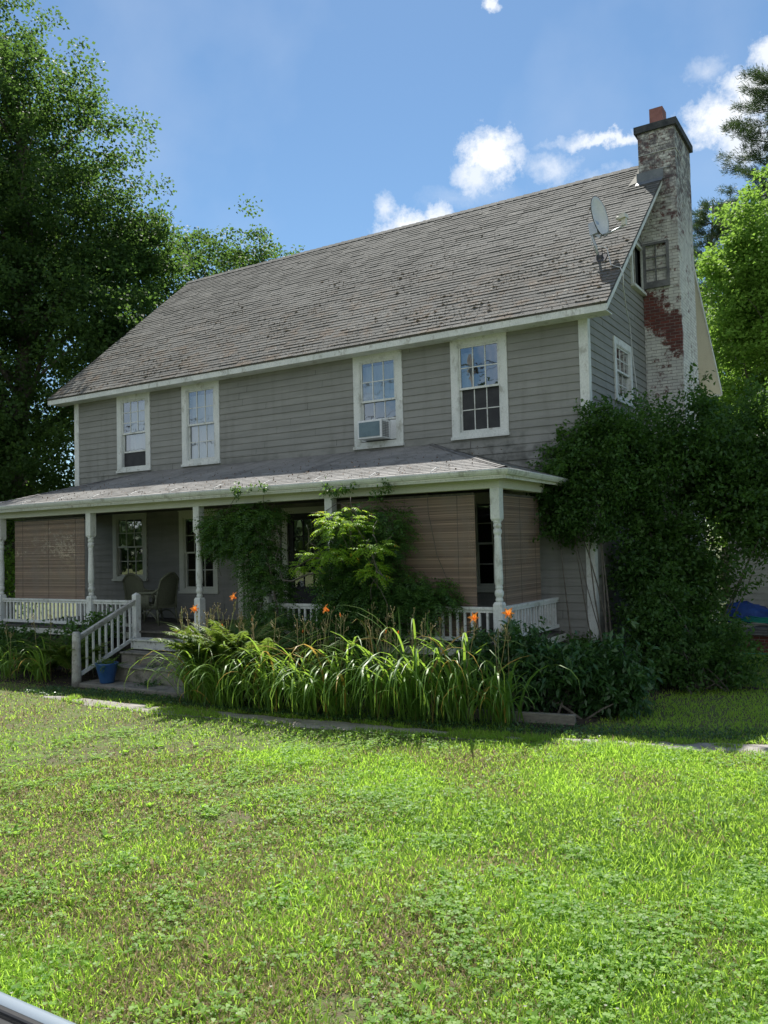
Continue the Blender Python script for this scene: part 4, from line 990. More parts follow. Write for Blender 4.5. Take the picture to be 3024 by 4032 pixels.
tree('understorey_tree', 'low dark tree beside the left end of the porch roof', 'tree', (-19.5, 1.6, GZ), 7,
     [(-19.4, 2.0, 4.2, 3.0, 2.6, 2.8), (-21.6, 0.5, 3.6, 3, 2.6, 2.8), (-18, 4.6, 5.2, 2.2, 2.2, 2.6), (-16.6, 1.4, 3.8, 1.4, 1.4, 2.2), (-23.5, 3, 3, 4, 3, 3.4)], 900, 46, .13, MAT['maple'], 14, tr=.16, clr=(.4, .75))
tree('understorey_tree', 'bright green sapling glimpsed past the far left porch post', 'tree', (-20.6, -1.8, GZ), 5,
     [(-20.6, -1.8, 1.9, 2.2, 2, 2.2), (-18.7, .6, 1.6, 1.4, 1.6, 1.7)], 240, 44, .12, MAT['yellowgreen'], 15, tr=.1, clr=(.35, .7))
tree('treetop', 'tiny yellow green treetop peeping over the middle of the roof ridge', 'tree', (-13.6, 22, GZ), 14.8,
     [(-13.6, 22, 13.0, 1.5, 1.5, 1.35), (-13.8, 22, 10.5, 2.2, 2.2, 2)], 110, 40, .17, MAT['yellowgreen'], 16, tr=.2, clr=(.35, .6))
# right side
tree('light_maple_tree', 'sunlit yellow green maple behind the chimney on the right edge', 'tree', (.9, 18.2, GZ), 15,
     [(.0, 17.6, 10.4, 1.5, 2.0, 2.4), (1.2, 17.6, 12.2, 1.9, 2.2, 2.5), (.1, 17.4, 6.6, 1.8, 2.2, 2.8), (2.4, 17.8, 8, 2.4, 2.6, 4.8), (.8, 17.4, 3.0, 2.6, 2.4, 3.0)],
     1700, 60, .13, MAT['yellowgreen'], 21, tr=.26, clr=(.3, .65), bias=.36)
tree('dark_backdrop_tree', 'shaded dark green tree between the chimney and the sunlit maple', 'tree', (-1.9, 24, GZ), 14,
     [(-1.9, 24, 9.8, 2.0, 2.5, 3.2), (-2.4, 24.5, 6, 3, 3, 4), (3, 25, 7, 3.5, 3, 5)], 480, 46, .17, MAT['maple'], 22, tr=.25, clr=(.45, .9))
def pine(base, h, seed):
    r = np.random.default_rng(seed); rr = random.Random(seed)
    root = empty('pine_tree', base, 'tall dark white pine with layered branches at the right edge behind the chimney', 'tree')
    b = Vector(base); tb = MB(); sp = [b+Vector((.25*math.sin(i*.7), .2*math.cos(i), h*i/10)) for i in range(11)]
    tb.tube(sp, [.34*(1-.9*i/10) for i in range(11)], 9); tb.build('trunk', MAT['bark'], root)
    lm = MB(); Ps = []; Ds = []
    z = h*.28
    while z < h*.99:
        f = 1-z/h; nb = rr.randint(4, 6); a0 = rr.uniform(0, 6.28)
        for k in range(nb):
            a = a0+6.283*k/nb+rr.uniform(-.35, .35); L = (1.0+4.6*f**.75)*rr.uniform(.6, 1.2)
            s = b+Vector((0, 0, z)); pts = []
            for i in range(7):
                t = i/6; pts.append(s+Vector((math.cos(a)*L*t, math.sin(a)*L*t, L*(.10*t+.22*t*t)+.05*math.sin(t*9))))
            lm.tube(pts, [.06*(1-.85*t/6)*(.5+f) for t in range(7)], 5)
            m = int(14+L*9)
            for i in range(m):
                t = rr.uniform(.28, 1.02); c = Vector(pts[0]).lerp(pts[6], t); c.z = s.z+L*(.10*t+.22*t*t)
                o = Vector((rr.uniform(-1, 1), rr.uniform(-1, 1), 0))*(.20+.13*L*(1-abs(t-.6)))*.55
                Ps.append(c+o+Vector((0, 0, rr.uniform(-.05, .16)))); Ds.append(Vector((math.cos(a), math.sin(a), .75))+o*.8)
        z += rr.uniform(.42, .75)
    lm.build('limbs', MAT['bark'], root)
    Ps = np.array(Ps); Ds = nrm(np.array(Ds)); per = 26; n = len(Ps)*per; ci = np.repeat(np.arange(len(Ps)), per)
    A = nrm(Ds[ci]+r.normal(size=(n, 3))*.6); P = Ps[ci]+r.normal(size=(n, 3))*.09+A*.02
    lb = LB(); lb.leaves(P, A, rdir(n, .5, r), r.uniform(.13, .26, n), .022, np.clip(.5*r.uniform(0, 1, len(Ps))[ci]+.5*r.uniform(0, 1, n), 0, .9), .05, 0, .5)
    lb.build('crown', MAT['pine'], root)
pine((.5, 27.5, GZ), 24.0, 31)
pine((-3.6, 33.0, GZ), 20.5, 33)
for o in list(bpy.data.objects):
    if o.name == 'pine_tree.001': o['label'] = 'farther shorter pine whose branches show beside the chimney edge'

# big shrub in front of the gable ------------------------------------------
def shrub(name, label, cat, base, blobs, ncl, per, leaf, mat, seed, stems=18, clr=(.25, .5), flat=.8, bias=.36, wl=.62):
    r = np.random.default_rng(seed); rr = random.Random(seed); root = empty(name, base, label, cat)
    vol = np.array([b[3]*b[4]*b[5] for b in blobs])**(2/3); pick = r.choice(len(blobs), ncl, p=vol/vol.sum())
    B = np.array(blobs)[pick]; d = rdir(ncl, .1, r); rad = r.uniform(0, 1, ncl)**bias
    C = B[:, :3]+d*B[:, 3:]*(rad*(1+.15*np.sin(7*d[:, 0]+5*d[:, 2])))[:, None]; C[:, 2] = np.maximum(C[:, 2], GZ+.12)
    cr = r.uniform(*clr, ncl); n = ncl*per; ci = np.repeat(np.arange(ncl), per)
    # leaves sit in pairs along short twigs
    tw = nrm(d*.7+r.normal(size=(ncl, 3))*.5+np.array([0, 0, .35])); t = r.uniform(-1, 1, n)
    P = C[ci]+tw[ci]*(t*cr[ci]*.7)[:, None]+r.normal(size=(n, 3))*(.26*cr[ci])[:, None]*np.array([1, 1, flat])
    # long free shoots break the outline
    ns = int(ncl*.05); si = r.choice(ncl, ns); m = 26; so_d = nrm(d[si]*.8+r.normal(size=(ns, 3))*.35+np.array([0, 0, .75])); sl2 = r.uniform(.35, .95, ns)*(leaf/.085)*.9
    tt = r.uniform(0, 1, (ns, m)); Q = C[si][:, None]+so_d[:, None]*(tt*sl2[:, None])[..., None]+r.normal(size=(ns, m, 3))*.022
    Q[..., 2] -= .22*sl2[:, None]*tt**2
    if stems: P[:ns*m] = Q.reshape(-1, 3)
    A = nrm(r.normal(size=(n, 3))*.7+tw[ci]*.4+np.array([0, 0, -.15])); N = nrm(r.normal(size=(n, 3))*.5+np.array([0, -.1, 1.0]))
    s = r.uniform(.65, 1.3, n)*leaf; lb = LB()
    lb.leaves(P, A, N, s, s*wl, np.clip(.5*r.uniform(0, 1, ncl)[ci]+.5*r.uniform(0, 1, n), 0, .9), .18, .12, .42)
    lb.build('foliage', mat, root)
    sm = MB(); b = Vector(base); sel = r.choice(ncl, min(ncl, stems), replace=False) if stems else []
    for i in sel:
        a = b+Vector((rr.uniform(-.35, .35), rr.uniform(-.35, .35), 0)); w = rr.uniform(.010, .026)
        sm.tube(curve_pts(a, C[i], .14, 7, rr), [w, w*.9, w*.8, w*.65, w*.5, w*.35, w*.15], 5)
    if stems: sm.build('stems', MAT['twig'], root)
    return root
shrub('lilac_shrub', 'huge dark overgrown shrub hiding the lower gable wall and chimney base', 'shrub', (1.3, 1.6, GZ),
      [(1.0, 1.7, 3.45, 1.15, 1.2, 1.05), (.6, .9, 2.9, .95, .8, .9), (1.9, 2.2, 3.3, 1.0, 1.2, 1.05), (1.35, 1.7, 1.2, .8, 1.0, 1.5), (2.1, 2.2, 2.6, .9, 1.1, .95), (2.75, 3.0, 3.7, 1.0, 1.2, 1.1), (2.8, 3.0, 2.75, .9, 1.0, .8), (1.2, 1.5, .1, .8, .8, .8), (0.4, .4, 3.7, .5, .4, .5), (.85, .95, 1.3, .6, .6, 1.3), (.95, .9, .1, .6, .6, .7), (.55, .5, 1.5, .38, .4, 1.3), (2.7, 3.0, 1.9, .8, .9, .6)],
      1750, 44, .088, MAT['lilac'], 41, stems=16, clr=(.22, .55), bias=.5)
shrub('climbing_vine', 'leafy vine scrambling over the right corner board and the end of the porch gutter', 'vine', (.1, -.2, GZ),
      [(-.1, -.22, 3.35, .65, .22, .6), (.15, -.25, 2.6, .45, .25, .75), (-.45, -.35, 2.9, .5, .45, .45), (-.1, -.2, -.2, .4, .25, .4), (.15, -.15, 3.9, .35, .2, .35), (-.35, -.38, 2.3, .42, .35, .45), (-.7, -.3, 2.75, .35, .3, .3)],
      420, 44, .075, MAT['lilac'], 42, stems=7, clr=(.16, .34))
shrub('peony_shrub', 'dark green peony bush beside the timber edging at the porch corner', 'shrub', (.5, -2.9, GZ),
      [(.1, -2.9, -.05, .55, .45, .45), (.75, -2.7, -.08, .55, .45, .5), (-.45, -3.1, -.1, .45, .35, .4), (1.15, -2.5, -.28, .45, .4, .38)],
      270, 40, .125, MAT['peony'], 43, stems=8, clr=(.16, .30), wl=.34)
shrub('hydrangea_shrub', 'low leafy clump with toothed leaves against the white corner railing', 'shrub', (-.1, -2.95, GZ),
      [(-.15, -3.0, .28, .35, .28, .35), (-.75, -3.0, .15, .45, .28, .4)], 90, 36, .085, MAT['peony'], 44, stems=12, clr=(.14, .26), wl=.45)
shrub('lilac_shrub', 'shadowy low shrub at the foot of the gable wall beside the big shrub', 'shrub', (1.9, -.1, GZ),
      [(1.3, -.3, -.2, .6, .5, .45), (2.0, .3, -.1, .6, .6, .6), (1.0, .1, .5, .6, .5, .8)], 260, 40, .075, MAT['lilac'], 45, stems=14, clr=(.16, .32))

# wisteria ------------------------------------------------------------------
def pinnate(lb, P, az, el, L, m, ll, lw, r, tint, sag=.9):
    n = len(P); st = np.linspace(.16, 1, m)
    e = el[:, None]-sag*st[None]; ds = L[:, None]*np.diff(np.concatenate([[0], st]))[None]
    h = np.cumsum(np.cos(e)*ds, 1); z = np.cumsum(np.sin(e)*ds, 1); ca, sa = np.cos(az)[:, None], np.sin(az)[:, None]
    X = np.stack([P[:, 0:1]+h*ca, P[:, 1:2]+h*sa, P[:, 2:3]+z], 2)
    D = np.stack([np.cos(e)*ca, np.cos(e)*sa, np.sin(e)], 2); sdx = np.stack([-sa*np.ones_like(h), ca*np.ones_like(h), 0*h], 2)
    for s in (-1, 1):
        A = nrm(sdx*s+D*.35+np.array([0, 0, -.30])+r.normal(size=X.shape)*.13); N = nrm(np.cross(D, sdx)+r.normal(size=X.shape)*.2)
        k = n*m; prof = (np.sin(np.pi*np.clip(st*.86+.12, 0, 1))**.7)[None]*np.ones((n, 1))
        lb.leaves(X.reshape(k, 3), A.reshape(k, 3), N.reshape(k, 3), (prof*ll).ravel()*np.repeat(L/L.mean(), m), (prof*lw).ravel(), np.repeat(tint, m)+r.uniform(-.12, .12, k), .12, .08, .4)
    return X
def wisteria(label, blobs, nleaf, seed, stems, tint=(0, .85), L=(.26, .42), mat='wisteria'):
    r = np.random.default_rng(seed); b0 = stems[0][0]; root = empty('wisteria_vine', b0, label, 'vine')
    vol = np.array([b[3]*b[4]*b[5] for b in blobs])**.6; B = np.array(blobs)[r.choice(len(blobs), nleaf, p=vol/vol.sum())]
    d = rdir(nleaf, .05, r); P = B[:, :3]+d*B[:, 3:6]*(r.uniform(0, 1, nleaf)**.45)[:, None]
    az = np.arctan2(d[:, 1], d[:, 0])+r.normal(size=nleaf)*.6; el = r.uniform(-.4, .7, nleaf)
    lb = LB(); pinnate(lb, P, az, el, r.uniform(*L, nleaf), 7, .075, .028, r, np.clip(r.uniform(*tint, nleaf), 0, .88))
    lb.build('foliage', MAT[mat], root)
    sm = MB()
    for st in stems: sm.tube(st, [.022*(1-.8*i/(len(st)-1)) for i in range(len(st))], 6)
    rr = random.Random(seed)
    for i in range(26):
        p = Vector(P[rr.randrange(nleaf)]); q = p+Vector((rr.uniform(-.4, .4), rr.uniform(-.25, .15), rr.uniform(-.6, .5))); sm.tube(curve_pts(p, q, .1, 5, rr), .005, 4)
    sm.build('stems', MAT['twig'], root)
wisteria('hanging curtain of dark wisteria between the second and third porch posts from the right', [(-6.3, -2.5, 2.25, .6, .30, .45), (-5.6, -2.5, 2.5, .6, .3, .25), (-5.6, -2.5, 1.9, .45, .28, .8), (-5.3, -2.5, 1.1, .42, .30, .8), (-5.0, -2.6, .5, .55, .35, .5), (-6.45, -2.45, 1.95, .3, .22, .3)],
         2500, 51, [[(-4.6, -2.8, GZ), (-4.9, -2.7, .6), (-5.2, -2.6, 1.6), (-5.6, -2.6, 2.5), (-6.4, -2.6, 2.65)], [(-4.7, -2.8, GZ), (-5.4, -2.6, .8), (-5.0, -2.5, 2.0), (-5.2, -2.55, 2.6)]])
wisteria('large wisteria clump with sunlit bright sprays around the second porch post from the right', [(-2.9, -2.75, 2.1, .85, .38, .55), (-3.1, -2.75, 1.4, .75, .40, .7), (-2.6, -2.7, .95, .95, .38, .6), (-3.5, -2.7, 1.0, .45, .30, .7), (-1.9, -2.6, 1.0, .5, .3, .35), (-3.3, -2.7, .5, .9, .35, .4)],
         4200, 52, [[(-3.7, -2.75, GZ), (-3.76, -2.66, .6), (-3.9, -2.64, 1.2), (-3.76, -2.66, 1.9), (-3.86, -2.64, 2.5), (-3.5, -2.7, 2.65)], [(-3.6, -2.8, GZ), (-3.0, -2.9, .9), (-2.7, -2.8, 1.9), (-2.3, -2.7, 2.5)], [(-3.5, -3.0, 1.45), (-3.9, -3.12, 1.42), (-4.25, -3.15, 1.30), (-4.45, -3.15, 1.32), (-4.5, -3.15, 1.5), (-4.48, -3.15, 1.42)]])
wisteria('wisteria sprays coloured bright as if catching the sun in front of the second post from the right', [(-2.95, -3.42, 2.25, .50, .22, .28), (-3.25, -3.45, 1.75, .55, .18, .13), (-2.35, -3.45, 1.85, .25, .15, .12), (-2.35, -3.5, 1.45, .18, .12, .25), (-3.7, -3.5, 1.55, .25, .12, .08)],
         300, 53, [[(-3.1, -2.9, 1.5), (-3.0, -3.2, 1.9), (-2.8, -3.4, 2.3)], [(-3.0, -3.0, 1.6), (-2.5, -3.4, 1.9), (-2.3, -3.5, 1.5), (-2.3, -3.5, 1.2)], [(-3.1, -3.0, 1.6), (-3.6, -3.4, 1.7), (-4.0, -3.5, 1.5)]], tint=(.2, .93), L=(.2, .30), mat='wisteria_sunlit')
shrub('wisteria_tendril', 'thin vine with small leaves creeping along the porch gutter and roof edge', 'vine', (-3.6, -2.9, 2.6),
      [(-3.4, -2.95, 2.85, .5, .08, .12), (-5.4, -2.98, 2.9, .5, .06, .10), (-2.6, -2.9, 2.78, .5, .06, .1)], 26, 22, .06, MAT['wisteria'], 54, stems=0, clr=(.08, .16), wl=.45)

# ferns -------------------------------------------------------------------
def fern(label, base, nf, L, seed, spread=(.95, 1.5), azr=(0, 6.283)):
    r = np.random.default_rng(seed); root = empty('fern', base, label, 'fern', 'ferns around the steps')
    P = np.array(base)+np.stack([r.normal(size=nf)*.12, r.normal(size=nf)*.09, np.zeros(nf)], 1)
    az = r.uniform(*azr, nf); el = r.uniform(*spread, nf); Ls = r.uniform(.75, 1.15, nf)*L; m = 38
    lb = LB(); t = r.uniform(.1, .85, nf); X = pinnate(lb, P, az, el, Ls, m, .17, .026, r, t, sag=1.25)
    # toothed look: second set of half-length pinnae offset
    lb2 = LB(); pinnate(lb, P+np.array([0, 0, .006]), az+.02, el, Ls*.985, m, .12, .036, r, t, sag=1.25)
    lb.build('fronds', MAT['fern'], root)
    sm = MB()
    for i in range(nf): sm.tube([P[i]]+[X[i, k] for k in range(0, m, 5)], .004, 4)
    sm.build('stalks', MAT['stalk'], root)
fern('bright sunlit fern leaning out at the right side of the front steps', (-5.15, -4.3, GZ+.5), 34, 1.05, 61, spread=(1.1, 1.52))
fern('second sunlit fern just right of the leaning one, beneath the orange bloom', (-4.6, -4.25, GZ+.5), 34, 1.2, 62, spread=(1.15, 1.54))
fern('shaded fern beside the wisteria curtain behind the daylilies', (-4.5, -3.4, GZ+.2), 30, 1.4, 63)
fern('shaded fern at the foot of the second porch post from the right', (-3.5, -3.3, GZ+.2), 30, 1.35, 64)
fern('lone fern frond clump poking through the daylilies in sunlight', (-3.9, -4.3, GZ+.45), 9, 1.15, 65)
fern('shaded fern in front of the corner railing', (-1.3, -3.2, GZ+.2), 26, 1.1, 66)
fern('fern growing left of the weathered stair post', (-9.15, -3.75, GZ+.2), 26, .95, 67)
fern('fern under the left end of the porch railing', (-10.3, -3.5, GZ+.1), 26, .95, 68)
shrub('leafy_shrub', 'broad leaved plant growing through the railing behind the stair rail', 'shrub', (-9.3, -3.0, GZ), [(-9.15, -2.95, .42, .35, .25, .28), (-9.6, -3.1, 0, .6, .3, .5)], 70, 34, .09, MAT['wisteria'], 69, stems=10, clr=(.14, .26), wl=.5)
shrub('leafy_shrub', 'dusty undergrowth along the foot of the far left porch', 'shrub', (-11.6, -3.4, GZ), [(-11.2, -3.4, -.15, .9, .45, .45), (-12.6, -3.4, -.1, .9, .45, .5), (-14, -3.2, .0, .9, .5, .6), (-15.4, -3.0, 0, .9, .6, .6)], 420, 40, .075, MAT['lilac'], 70, stems=20, clr=(.16, .32))

# daylilies -------------------------------------------------------------
def bloom(root, c, face, r, label=None):
    lb = LB(); c = np.array(c); f = nrm(np.array(face, float)); u = nrm(np.cross(f, [0, 0, 1.0])); v = np.cross(u, f)
    for ring, (w, L, o) in enumerate(((.052, .088, 0), (.035, .083, .52))):
        for k in range(3):
            a = 2*math.pi*k/3+o+ring*.52+r.uniform(-.1, .1); rad = u*math.cos(a)+v*math.sin(a); prev = None; n = 5; V = []
            for i in range(n+1):
                t = i/n; p = c+f*(L*(.95*math.sin(min(1, t*1.25)*1.55)-.35*max(0, t-.6)))+rad*(L*(.10+.95*t**1.8)); wd = w*math.sin(math.pi*min(1, .12+t*.86))*.9; s = np.cross(rad, f)
                V += [p-s*wd/2, p+s*wd/2]
            F = np.array([[2*i, 2*i+1, 2*i+3, 2*i+2] for i in range(n)]); lb.put(np.array(V), F, np.full(len(V), r.uniform(.2, .8)))
    o = lb.build('bloom', MAT['orange'], root)
    if label: o['label'] = label
def lily(label, base, n, seed, L=1.15, scapes=4, h=1.25, blooms=(), out=None):
    r = np.random.default_rng(seed); root = empty('daylily_clump', base, label, 'daylily', 'daylily clumps in the front bed')
    P = np.array(base)+np.stack([r.normal(size=n)*.13, r.normal(size=n)*.10, r.uniform(0, .03, n)], 1)
    az = r.uniform(0, 6.283, n)
    if out is not None: k = r.uniform(0, 1, n) < .55; az = np.where(k, -np.pi/2+r.normal(size=n)*.75, az)
    Ls = r.uniform(.45, 1.15, n)*L; e0 = r.uniform(1.0, 1.54, n); bend = r.uniform(1.5, 3.4, n)
    t = r.uniform(.05, .9, n); t[r.uniform(0, 1, n) < .05] = .99
    lb = LB(); lb.straps(P, az, Ls, r.uniform(.020, .036, n), e0, bend, t, k=10, tw=r.normal(size=n)*.6, power=2.1)
    lb.build('leaves', MAT['lily'], root)
    for i in range(scapes):
        a = r.uniform(0, 6.28); p = Vector(P[r.integers(n)]); lean = r.uniform(.03, .22); hh = h*r.uniform(.75, 1.05)
        bl = blooms[i] if i < len(blooms) else None
        top = Vector(bl)-Vector((0, 0, .03)) if bl else p+Vector((math.cos(a)*lean, math.sin(a)*lean*.6, hh))
        mid = p.lerp(top, .55)+Vector((r.uniform(-.04, .04), 0, .03)); sm = MB(); sm.tube([p, mid, top], [.006, .005, .004], 5, tint=r.uniform(.1, .9))
        for k in range(r.integers(4, 9)):   # spent buds on short forks
            s = mid.lerp(top, r.uniform(.55, 1.0)); e = s+Vector((r.uniform(-.07, .07), r.uniform(-.04, .04), r.uniform(.03, .09))); sm.tube([s, e], [.0035, .003], 4, tint=.6)
            d = e+Vector((r.uniform(-.008, .008), 0, r.uniform(.02, .04))); sm.tube([e, e.lerp(d, .5), d], [.003, .008, .003], 5, tint=r.uniform(.5, 1))
        sm.build('flower_stalk', MAT['stalk'], root)
        if not bl and i == 0 and r.uniform() < .75:      # closed orange bud
            q = MB(); tp_ = top+Vector((r.uniform(-.03, .03), -.01, .06)); q.tube([top, top.lerp(tp_, .5), tp_], [.004, .012, .003], 6, tint=.5); q.build('bud', MAT['orange'], root)
        if bl: bloom(root, bl, (r.uniform(-.6, .4), -.8, .45), r)
BL = {0: (-5.20, -4.45, .88), 1: (-4.34, -4.45, 1.09), 4: (-2.54, -4.45, .93), 8: (-.17, -4.45, .86), 9: (.30, -4.45, .93)}
LX = [(-5.35, -4.15, 12), (-4.9, -4.2, 13), (-4.4, -4.3, 12), (-3.7, -4.25, 3), (-3.05, -4.2, 5), (-2.45, -4.12, 4), (-1.85, -4.0, 6), (-1.3, -3.95, 7), (-.75, -3.8, 4), (-.15, -3.6, 3), (-3.4, -3.75, 4), (-2.2, -3.65, 4), (-4.8, -3.8, 6)]
names = ['nearest the steps, with one low orange bloom', 'with the highest orange bloom, under a sheaf of stalks', 'third from the steps, without a bloom', 'fourth from the steps, arching over the path edge',
         'with one orange bloom in front of the second post', 'just right of the bloom at the second post', 'in the middle of the right half of the bed', 'with tall seed stalks before the corner blind',
         'with an orange bloom left of the corner post', 'rightmost of the bed, with a bloom before the side railing', 'back row clump by the second post', 'back row clump before the brown blind', 'back row clump behind the ferns']
r_l = np.random.default_rng(3)
for i, (x, y, sc) in enumerate(LX):
    lily('daylily clump '+names[i], (x, y-(.22 if i < 10 else 0), GZ+.02), int(r_l.uniform(60, 100)) if i < 10 else 56, 100+i, L=(1.9 if 2 < i < 9 else 1.6)*r_l.uniform(.80, 1.18), scapes={0: 7, 1: 13, 4: 6, 7: 10, 6: 8}.get(i, 4), h=1.45, blooms=[BL[i]] if i in BL else (), out=True if i < 10 else None)
for i, (x, y) in enumerate([(-9.7, -4.1), (-10.7, -4.1), (-11.8, -4.1)]):
    lily('daylily clump '+['left of the weathered stair post', 'second left of the stair post', 'farthest left at the lawn edge'][i], (x, y, GZ+.02), 48, 130+i, L=1.15, scapes=2, h=1.2, out=True)

# timber edging, flower pot ------------------------------------------------
q = MB(); q.bar((-.75, -3.66, GZ+.07), (.78, -3.42, GZ+.07), .09, .15); tagp(q.build('timber_edging', MAT['timber'], None, bevel=.008), 'grey timber board edging the bed in front of the peony bush', 'edging board')
pot = empty('flower_pot', (-7.98, -3.95, -.54), 'blue glazed pot on the bottom slab beside the stair rail', 'flower pot')
q = MB(); q.lathe((-7.98, -3.95, -.54), [(.12, 0), (.13, .02), (.15, .12), (.185, .26), (.205, .34), (.215, .36), (.205, .37), (.19, .36), (.18, .30), (.0, .30)], 28); q.build('pot', MAT['blue_pot'], pot)
q = MB(); q.lathe((-7.98, -3.95, -.25), [(.178, 0), (.17, .015), (0, .02)], 20); q.build('soil', MAT['soil'], pot)
lb = LB(); r = np.random.default_rng(77); n = 70; pinnate(lb, np.array([-7.98, -3.95, -.24])+r.normal(size=(n, 3))*np.array([.07, .07, .01]), r.uniform(0, 6.28, n), r.uniform(.2, 1.3, n), r.uniform(.15, .34, n), 8, .05, .02, r, r.uniform(0, .8, n)); lb.build('plant', MAT['fern'], pot)
def weed(label, base, rad, n, leaf, seed):
    r = np.random.default_rng(seed); P = np.array(base)+r.normal(size=(n, 3))*np.array([rad, rad, rad*.35])*.5; P[:, 2] = np.maximum(P[:, 2], base[2]+.01)
    lb = LB(); A = nrm(r.normal(size=(n, 3))*np.array([1, 1, .4])+np.array([0, 0, .3])); s = r.uniform(.6, 1.3, n)*leaf
    lb.leaves(P, A, nrm(r.normal(size=(n, 3))*.4+np.array([0, 0, 1])), s, s*.6, r.uniform(0, .85, n), .15, .12, .45)
    tagp(lb.build('weed', MAT['peony'], None), label, 'weed', 'weeds sprouting on the steps')
weed('small weed sprouting on the bottom slab of the front steps', (-7.0, -3.85, -.53), .26, 110, .06, 81)
weed('weed growing across the white top riser of the steps', (-7.1, -3.06, .0), .2, 60, .05, 82)
weed('tiny weed on the middle step near the pot', (-7.2, -3.55, -.26), .12, 34, .045, 83)

# terrace at the far right: brick wall, slabs, tarp, hose; back wing ------------
wing = empty('back_wing', (3, 9, GZ), 'white painted rear wing of the house half hidden behind the big shrub', 'building')
wg = lambda u, d, z: (u, 7.2-d, z)
MAT['wing'] = M('dirty_cream_wall', (.36, .36, .33), (.44, .44, .40), 3, .8)
clap(wg, lambda z: 1.0, lambda z: 6.5, GZ, 2.7, []).build('wall', MAT['wing'], wing)
q = MB(); q.box(1.0, 6.5, 7.24, 10, GZ, 2.68); q.build('wall_core', MAT['cream'], wing)
q = MB(); q.add([(.7, 6.85, 2.72), (6.8, 6.85, 2.72), (6.8, 9.5, 3.7), (.7, 9.5, 3.7), (.7, 6.85, 2.66), (6.8, 6.85, 2.66), (6.8, 9.5, 3.0), (.7, 9.5, 3.0)], [(0, 1, 2, 3), (4, 7, 6, 5), (0, 4, 5, 1), (0, 3, 7, 4), (1, 5, 6, 2), (3, 2, 6, 7)]); q.build('roof', MAT['trim'], wing)
bw = empty('terrace_wall', (2.5, 5.4, GZ), 'low dark brick terrace wall topped with bluestone slabs at the right edge', 'wall')
q = MB(); q.box(1.05, 4.2, 5.3, 5.52, GZ-.05, -.24); q.build('brickwork', MAT['brick'], bw)
r = random.Random(5)
for i in range(5): 
    q = MB(); a = 1.0+.35*i; zz = -.235+.052*i
    q.add([(a, 5.18+.03*i, zz), (4.3, 5.16, zz-.02), (4.3, 5.75, zz-.02), (a+.1, 5.8, zz), (a, 5.18+.03*i, zz+.045), (4.3, 5.16, zz+.025), (4.3, 5.75, zz+.025), (a+.1, 5.8, zz+.045)], [(0, 3, 2, 1), (4, 5, 6, 7), (0, 1, 5, 4), (1, 2, 6, 5), (2, 3, 7, 6), (3, 0, 4, 7)])
    q.build('slab', MAT['stone'], bw)
q = MB(); V = []; 
for i in range(13):
    for j in range(9): V.append((1.05+1.5*i/12, 6.0-.5*j/8+.05*math.sin(i*1.3+j), .0+.42*(1-(j/8)**2)*(.75+.25*math.sin(i*.5))+.03*math.sin(i*2.1+j*1.7)))
q.add(V, [(i*9+j, (i+1)*9+j, (i+1)*9+j+1, i*9+j+1) for i in range(12) for j in range(8)], .5, True); tp = q.build('tarpaulin', MAT['tarp'], None); so3 = tp.modifiers.new('s', 'SOLIDIFY'); so3.thickness = .01
tagp(tp, 'crumpled blue tarpaulin behind the stone slabs at the right edge', 'tarp')
q = MB()
for k in range(4):
    q.tube([(1.35+.1*k, 5.25+.1*k, .07+.02*k), (1.9, 5.16+.09*k, .04+.022*k), (2.6, 5.2+.08*k, .02+.03*k), (3.6, 5.3, .03+.02*k)], .014, 6)
q.tube([(1.1, 5.0, GZ+.03), (1.5, 4.9, GZ+.02), (2.1, 4.95, GZ+.02), (2.9, 4.85, GZ+.025)], .012, 6)
tagp(q.build('garden_hose', MAT['hose'], None), 'green garden hose draped over the stone slabs at the right edge', 'hose')
q = MB(); q.box(.98, 1.09, 5.05, 5.16, GZ, 1.6); tagp(q.build('white_post', MAT['trim'], None, bevel=.005), 'white post standing at the end of the brick terrace wall', 'post')

# car the picture is taken from: the sill of its side window -------------------
car = empty('car', (3.2, -14.3, -.4), 'silver blue car door with black window seal at the lower left corner', 'car')
q = MB(); prof = [(-13.926, 1.345), (-13.918, 1.349), (-13.909, 1.345), (-13.903, 1.33), (-13.897, 1.30), (-13.89, 1.10), (-13.88, .85), (-13.88, .5), (-13.93, .1), (-13.98, .02)]
xs = np.linspace(1.6, 5.3, 20); V = [(x, y, z) for x in xs for y, z in prof]; m = len(prof)
q.add(V, [(i*m+j, (i+1)*m+j, (i+1)*m+j+1, i*m+j+1) for i in range(19) for j in range(m-1)], .5, True); q.build('door', MAT['car'], car)
for y0_, y1_, z0_, z1_ in ((-13.938, -13.928, 1.335, 1.348), (-13.956, -13.944, 1.335, 1.348)):
    q = MB(); q.box(1.6, 5.3, y0_, y1_, z0_, z1_); q.build('window_seal', MAT['rubber'], car, bevel=.003)
q = MB(); q.box(1.6, 5.3, -13.944, -13.9385, 1.30, 1.340); q.box(1.6, 5.3, -14.06, -13.957, 1.28, 1.338); q.build('inner_trim', MAT['acbody'], car)

